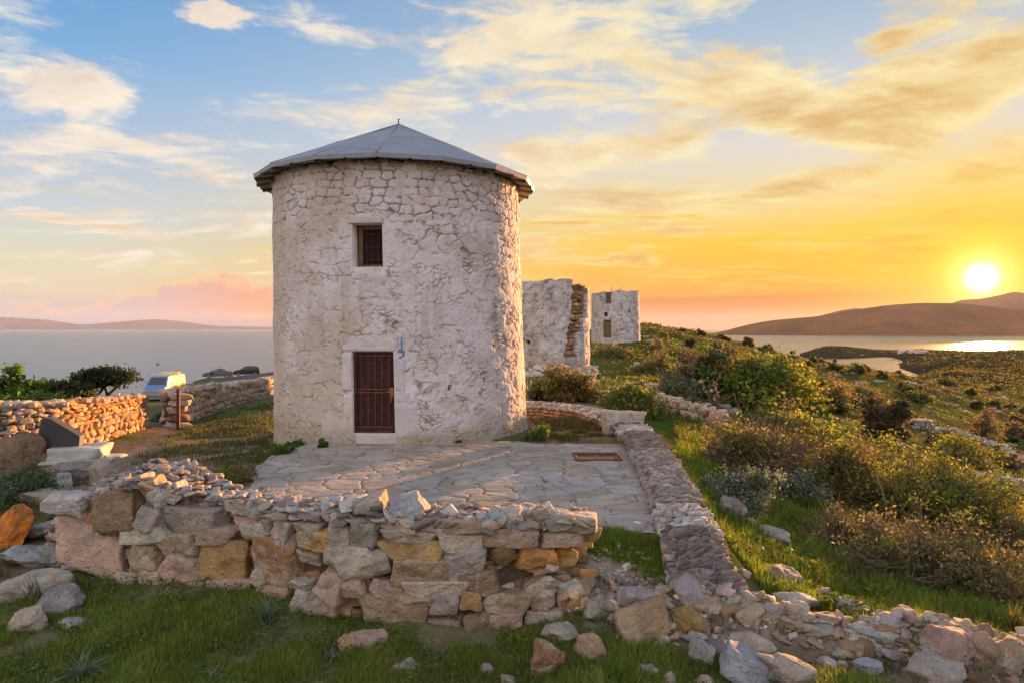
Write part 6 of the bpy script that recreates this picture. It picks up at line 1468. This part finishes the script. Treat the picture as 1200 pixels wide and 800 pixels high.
def grass():
    rng = np.random.default_rng(99); mb = MB()
    def field(n, poly, Y0, Y1, hh, cols, wv=.004, patch=.35, cl=1.0):
        X, Y, Z = sow(rng, n, poly, Y0, Y1); d = fbm(X / .45, Y / .45, 3, 3) + .7 * fbm(X / 1.6, Y / 1.6, 8, 3); k = d > -patch + rng.normal(0, .12, len(X)); X, Y, Z, d = X[k], Y[k], Z[k], d[k]
        h = hh * rng.uniform(.45, 1.25, len(X)) * (1 + .9 * np.clip(d, -.4, .6)); w = np.maximum(wv, Y * .0011) * rng.uniform(.7, 1.3, len(X))
        c = np.array(cols)[rng.integers(len(cols), size=len(X))] * rng.uniform(.65, 1.35, (len(X), 1)) * (1 + .35 * d[:, None])
        m = (sstep(.05, .5, fbm(X / .8, Y / .8, 51, 3)) * .5)[:, None]; c = c * (1 - m) + np.array((.24, .21, .06)) * rng.uniform(.6, 1.2, (len(X), 1)) * m
        blades(mb, rng, np.c_[X, Y, Z - .01], h, w, np.clip(c, .008, .5))
    field(150000, G_FORE, 5.2, 9.5, .095, [(.16, .25, .03), (.18, .28, .035), (.21, .26, .04), (.12, .20, .03), (.25, .25, .06)], 0.005, .3)
    field(120000, G_RIGHT, 7, 34, .17, [(.11, .19, .022), (.135, .22, .025), (.18, .22, .03), (.085, .15, .02), (.24, .22, .04)], .007, .6)
    field(16000, G_YARD, 15, 26, .10, [(.06, .09, .018), (.10, .10, .03), (.16, .12, .05)], .006, .05)
    field(14000, G_STRIP, 7, 10, .06, [(.11, .20, .022), (.14, .23, .026), (.17, .2, .035)], .005, .15)
    field(6000, [(655, 614), (806, 614), (812, 642), (660, 642)], 8.3, 10, .09, [(.12, .21, .022), (.14, .23, .026)], .006, .9)
    field(14000, G_LEFT, 12, 30, .10, [(.055, .085, .018), (.08, .095, .025), (.12, .10, .04)], .007, .05)
    field(8000, [(-10, 560), (130, 548), (110, 660), (-10, 690)], 8, 14, .10, [(.05, .085, .018), (.08, .09, .03)], .006, .0)
    field(9000, [(575, 470), (760, 470), (790, 540), (1000, 470), (780, 405), (700, 410)], 24, 75, .22, [(.07, .10, .018), (.11, .11, .025), (.15, .12, .04)], .02, .1)
    field(9000, [(560, 640), (760, 690), (920, 700), (1200, 780), (1200, 800), (640, 800)], 6, 9, .07, [(.08, .10, .016), (.13, .12, .02), (.05, .09, .015)], .005, -.1)
    field(12000, G_FORE, 5.2, 9.5, .13, [(.26, .22, .09), (.2, .19, .06), (.15, .18, .04)], .004, .1)
    X, Y, Z = sow(rng, 44000, G_FORE, 5.2, 9.5); d = fbm(X / .35, Y / .35, 31, 3); k = d > .12; X, Y, Z = X[k], Y[k], Z[k]
    c = np.array([(.09, .16, .025), (.12, .19, .03), (.07, .12, .03), (.2, .18, .05)])[rng.integers(4, size=len(X))] * rng.uniform(.7, 1.4, (len(X), 1))
    leaves(mb, rng, np.c_[X, Y, Z + rng.uniform(.01, .10, len(X))], .015, c, 1.4, .7)
    tag(mb.build('grass', M['blade'], smooth=False), 'green and yellowish grass growing round the stones and over the slope', 'grass', kind='stuff')
    # leafy herbs between the grass of the right slope
    lb = MB()
    X, Y, Z = sow(rng, 26000, G_RIGHT, 7.5, 30); d = fbm(X / .8, Y / .8, 12, 3); k = d > .02; X, Y, Z, d = X[k], Y[k], Z[k], d[k]
    c = np.array([(.08, .16, .02), (.12, .19, .022), (.08, .12, .04), (.2, .2, .03)])[rng.integers(4, size=len(X))] * rng.uniform(.65, 1.35, (len(X), 1))
    leaves(lb, rng, np.c_[X, Y, Z + rng.uniform(.02, .20, len(X)) * (.6 + d)], .028 + .0012 * Y.mean(), c, 1.0, .6)
    tag(lb.build('ground_cover', M['leaf'], smooth=False), 'low leafy herbs covering the slope right of the ring wall', 'herbs', kind='stuff')
grass()
def tuft(px, py, hpx, label, seed, n=70, col=((.17, .21, .13), (.11, .16, .07), (.2, .24, .17)), spread=1.0):
    p = hit(px, py); k = p[1] / F; rng = np.random.default_rng(seed); h = hpx * k; mb = MB()
    for i in range(n):
        a = rng.uniform(0, 6.28); r = rng.uniform(.25, 1.0) * spread; L = h * rng.uniform(.6, 1.25); base = np.array((rng.normal(0, .035), rng.normal(0, .035), -.02)); d = np.array((math.cos(a), math.sin(a), 0)); s_ = np.array((-d[1], d[0], 0)); w = rng.uniform(.006, .011)
        q = [base + d * L * r * t * t * .9 + np.array((0, 0, L * (t - .62 * r * t ** 2.4))) for t in np.linspace(0, 1, 7)]
        V = []; 
        for j, x in enumerate(q): ww = w * (1 - (j / 6) ** 2 * .9); V += [x - s_ * ww, x + s_ * ww]
        f = [(2 * j, 2 * j + 1, 2 * j + 3, 2 * j + 2) for j in range(6)]; mb.add(np.array(V), np.array(f), np.clip(np.array(pick(rng, col)) * rng.uniform(.7, 1.4), .01, .5))
    o = mb.build('grass_tuft', M['blade']); o.location = p; tag(o, label, 'grass tuft', 'long-leaved tufts in the foreground grass')
tuft(312, 735, 46, 'drooping bluish tuft of long leaves against the foot of the wall', 1, 80)
tuft(95, 800, 44, 'wide bluish tuft of long leaves at the bottom left', 2, 90, spread=1.2)
tuft(38, 705, 38, 'thin spiky tuft in front of the long pale ledge stone', 3, 34, spread=.6)
tuft(250, 800, 26, 'small tuft at the bottom edge right of the wide bluish one', 4, 40)
tuft(385, 775, 22, 'short tuft below the tan stone in front of the wall', 5, 36)
tuft(720, 800, 30, 'green tuft between the reddish upright stone and the small blue stone', 6, 50, ((.06, .11, .015), (.08, .12, .02)))
tuft(1190, 745, 40, 'yellowish tall tuft in the right-hand grass by the corner', 7, 70, ((.16, .14, .03), (.2, .15, .05), (.1, .12, .02)), .6)
def stalks():
    for pts, lab in ((((1039, 616), (1039, 590), (1034, 572), (1028, 556)), 'tall pale dry stalk rising from the broom bush'), (((1056, 612), (1054, 596), (1050, 588)), 'short dry stalk right of the tall pale one'), (((1086, 500), (1085, 489), (1083, 480)), 'thin bare stem by the upper field wall, on the far slope')):
        b = hit(*pts[0]); k = b[1] / F; mb = MB(); a = np.zeros(3); r = .012 * b[1] / 14
        for (x0, y0), (x1, y1) in zip(pts[:-1], pts[1:]): c = a + np.array(((x1 - x0) * k, 0.02, (y0 - y1) * k)); mb.tubes(a, c, r, r * .8, (.34, .26, .13), 5); a = c
        for i in range(5): mb.tubes(a * (.5 + .1 * i), a * (.5 + .1 * i) + np.array(((-1) ** i * 4 * k, 0, 4 * k)), r * .5, r * .3, (.3, .22, .1), 4)
        o = mb.build('dry_stalk', M['bark']); o.location = b; tag(o, lab, 'dry stalk')
stalks()

# ------------------------------------------------------------------ far small things
def far_things():
    white = mat('far_white_wall', .9, col=(.62, .57, .54)); 
    for i, (px, w, h, lab) in enumerate(((1057, 8, 3.2, 'leftmost white house on the headland'), (1068, 5, 3.0, 'small white house in the middle of the headland row'), (1080, 13, 2.6, 'long low white house on the headland, rightmost'))):
        p = hit(px, 413.5); k = p[1] / F; t = thing('house', lab, 'house', p, .1, 'white houses on the headland'); W2, H2 = w * k / 2, h * k
        mb = MB(); mb.box((0, 0, H2 / 2 - 1), (W2, 4, H2 / 2 + 1)); mb.build('wall', white, t, smooth=False)
        mb = MB(); mb.box((0, 0, H2 + .2), (W2 + .3, 4.3, .19)); mb.build('roof', white, t, smooth=False)
        for j in range(max(2, int(w / 2))):
            mb = MB(); mb.box((-W2 + (j + .5) * 2 * W2 / max(2, int(w / 2)), -4.02, H2 * .5), (.6, .05, .7)); mb.build('window', M['glass'], t, smooth=False)
    for px, py, h, kind, lab in ((1183, 418, 15, 0, 'dark utility pole on the far right-hand ridge'), (1196, 420, 9, 1, 'leaning two-legged pole at the right edge beside the utility pole')):
        p = hit(px, py); k = p[1] / F; t = thing('utility_pole', lab, 'utility pole', p); mb = MB(); H = h * k
        if kind == 0:
            mb.tubes((0, 0, -1), (0, 0, H), .45, .3, (.08, .06, .05), 6); mb.build('pole', M['bark'], t)
            for z in (.92, .72): c = MB(); c.box((0, 0, H * z), (1.5, .2, .2)); c.build('crossarm', M['bark'], t, smooth=False)
        else:
            for s_ in (-1, 1): m2 = MB(); m2.tubes((s_ * 3 - 2, 0, -1), (2, 0, H), .4, .3, (.08, .06, .05), 6); m2.build('leg', M['bark'], t)
    Y = 50 * F / 42; p = W(185, 427, Y); t = thing('boat', 'tiny dark boat alone on the grey sea at left', 'boat', (p[0], p[1], SEA), .5)
    hb = MB(); hb.add([(-2.2, -.7, .9), (-2.2, .7, .9), (1.4, .8, .9), (2.6, 0, 1.15), (1.4, -.8, .9), (-2, -.4, -.2), (-2, .4, -.2), (1.6, 0, -.2)], [np.array([[0, 1, 6, 5]]), np.array([[1, 2, 7], [1, 7, 6], [2, 3, 7], [3, 4, 7], [4, 0, 5], [4, 5, 7], [0, 2, 1], [0, 4, 2], [4, 3, 2]])])
    hb.build('hull', M['dark'], t, smooth=False); m2 = MB(); m2.tubes((0, 0, .5), (0, 0, 4.6), .16, .1, (.1, .1, .1), 5); m2.build('mast', M['dark'], t)
    c = MB(); c.box((-.4, 0, 1.3), (.7, .5, .5)); c.build('cabin', M['dark'], t, smooth=False)
far_things()
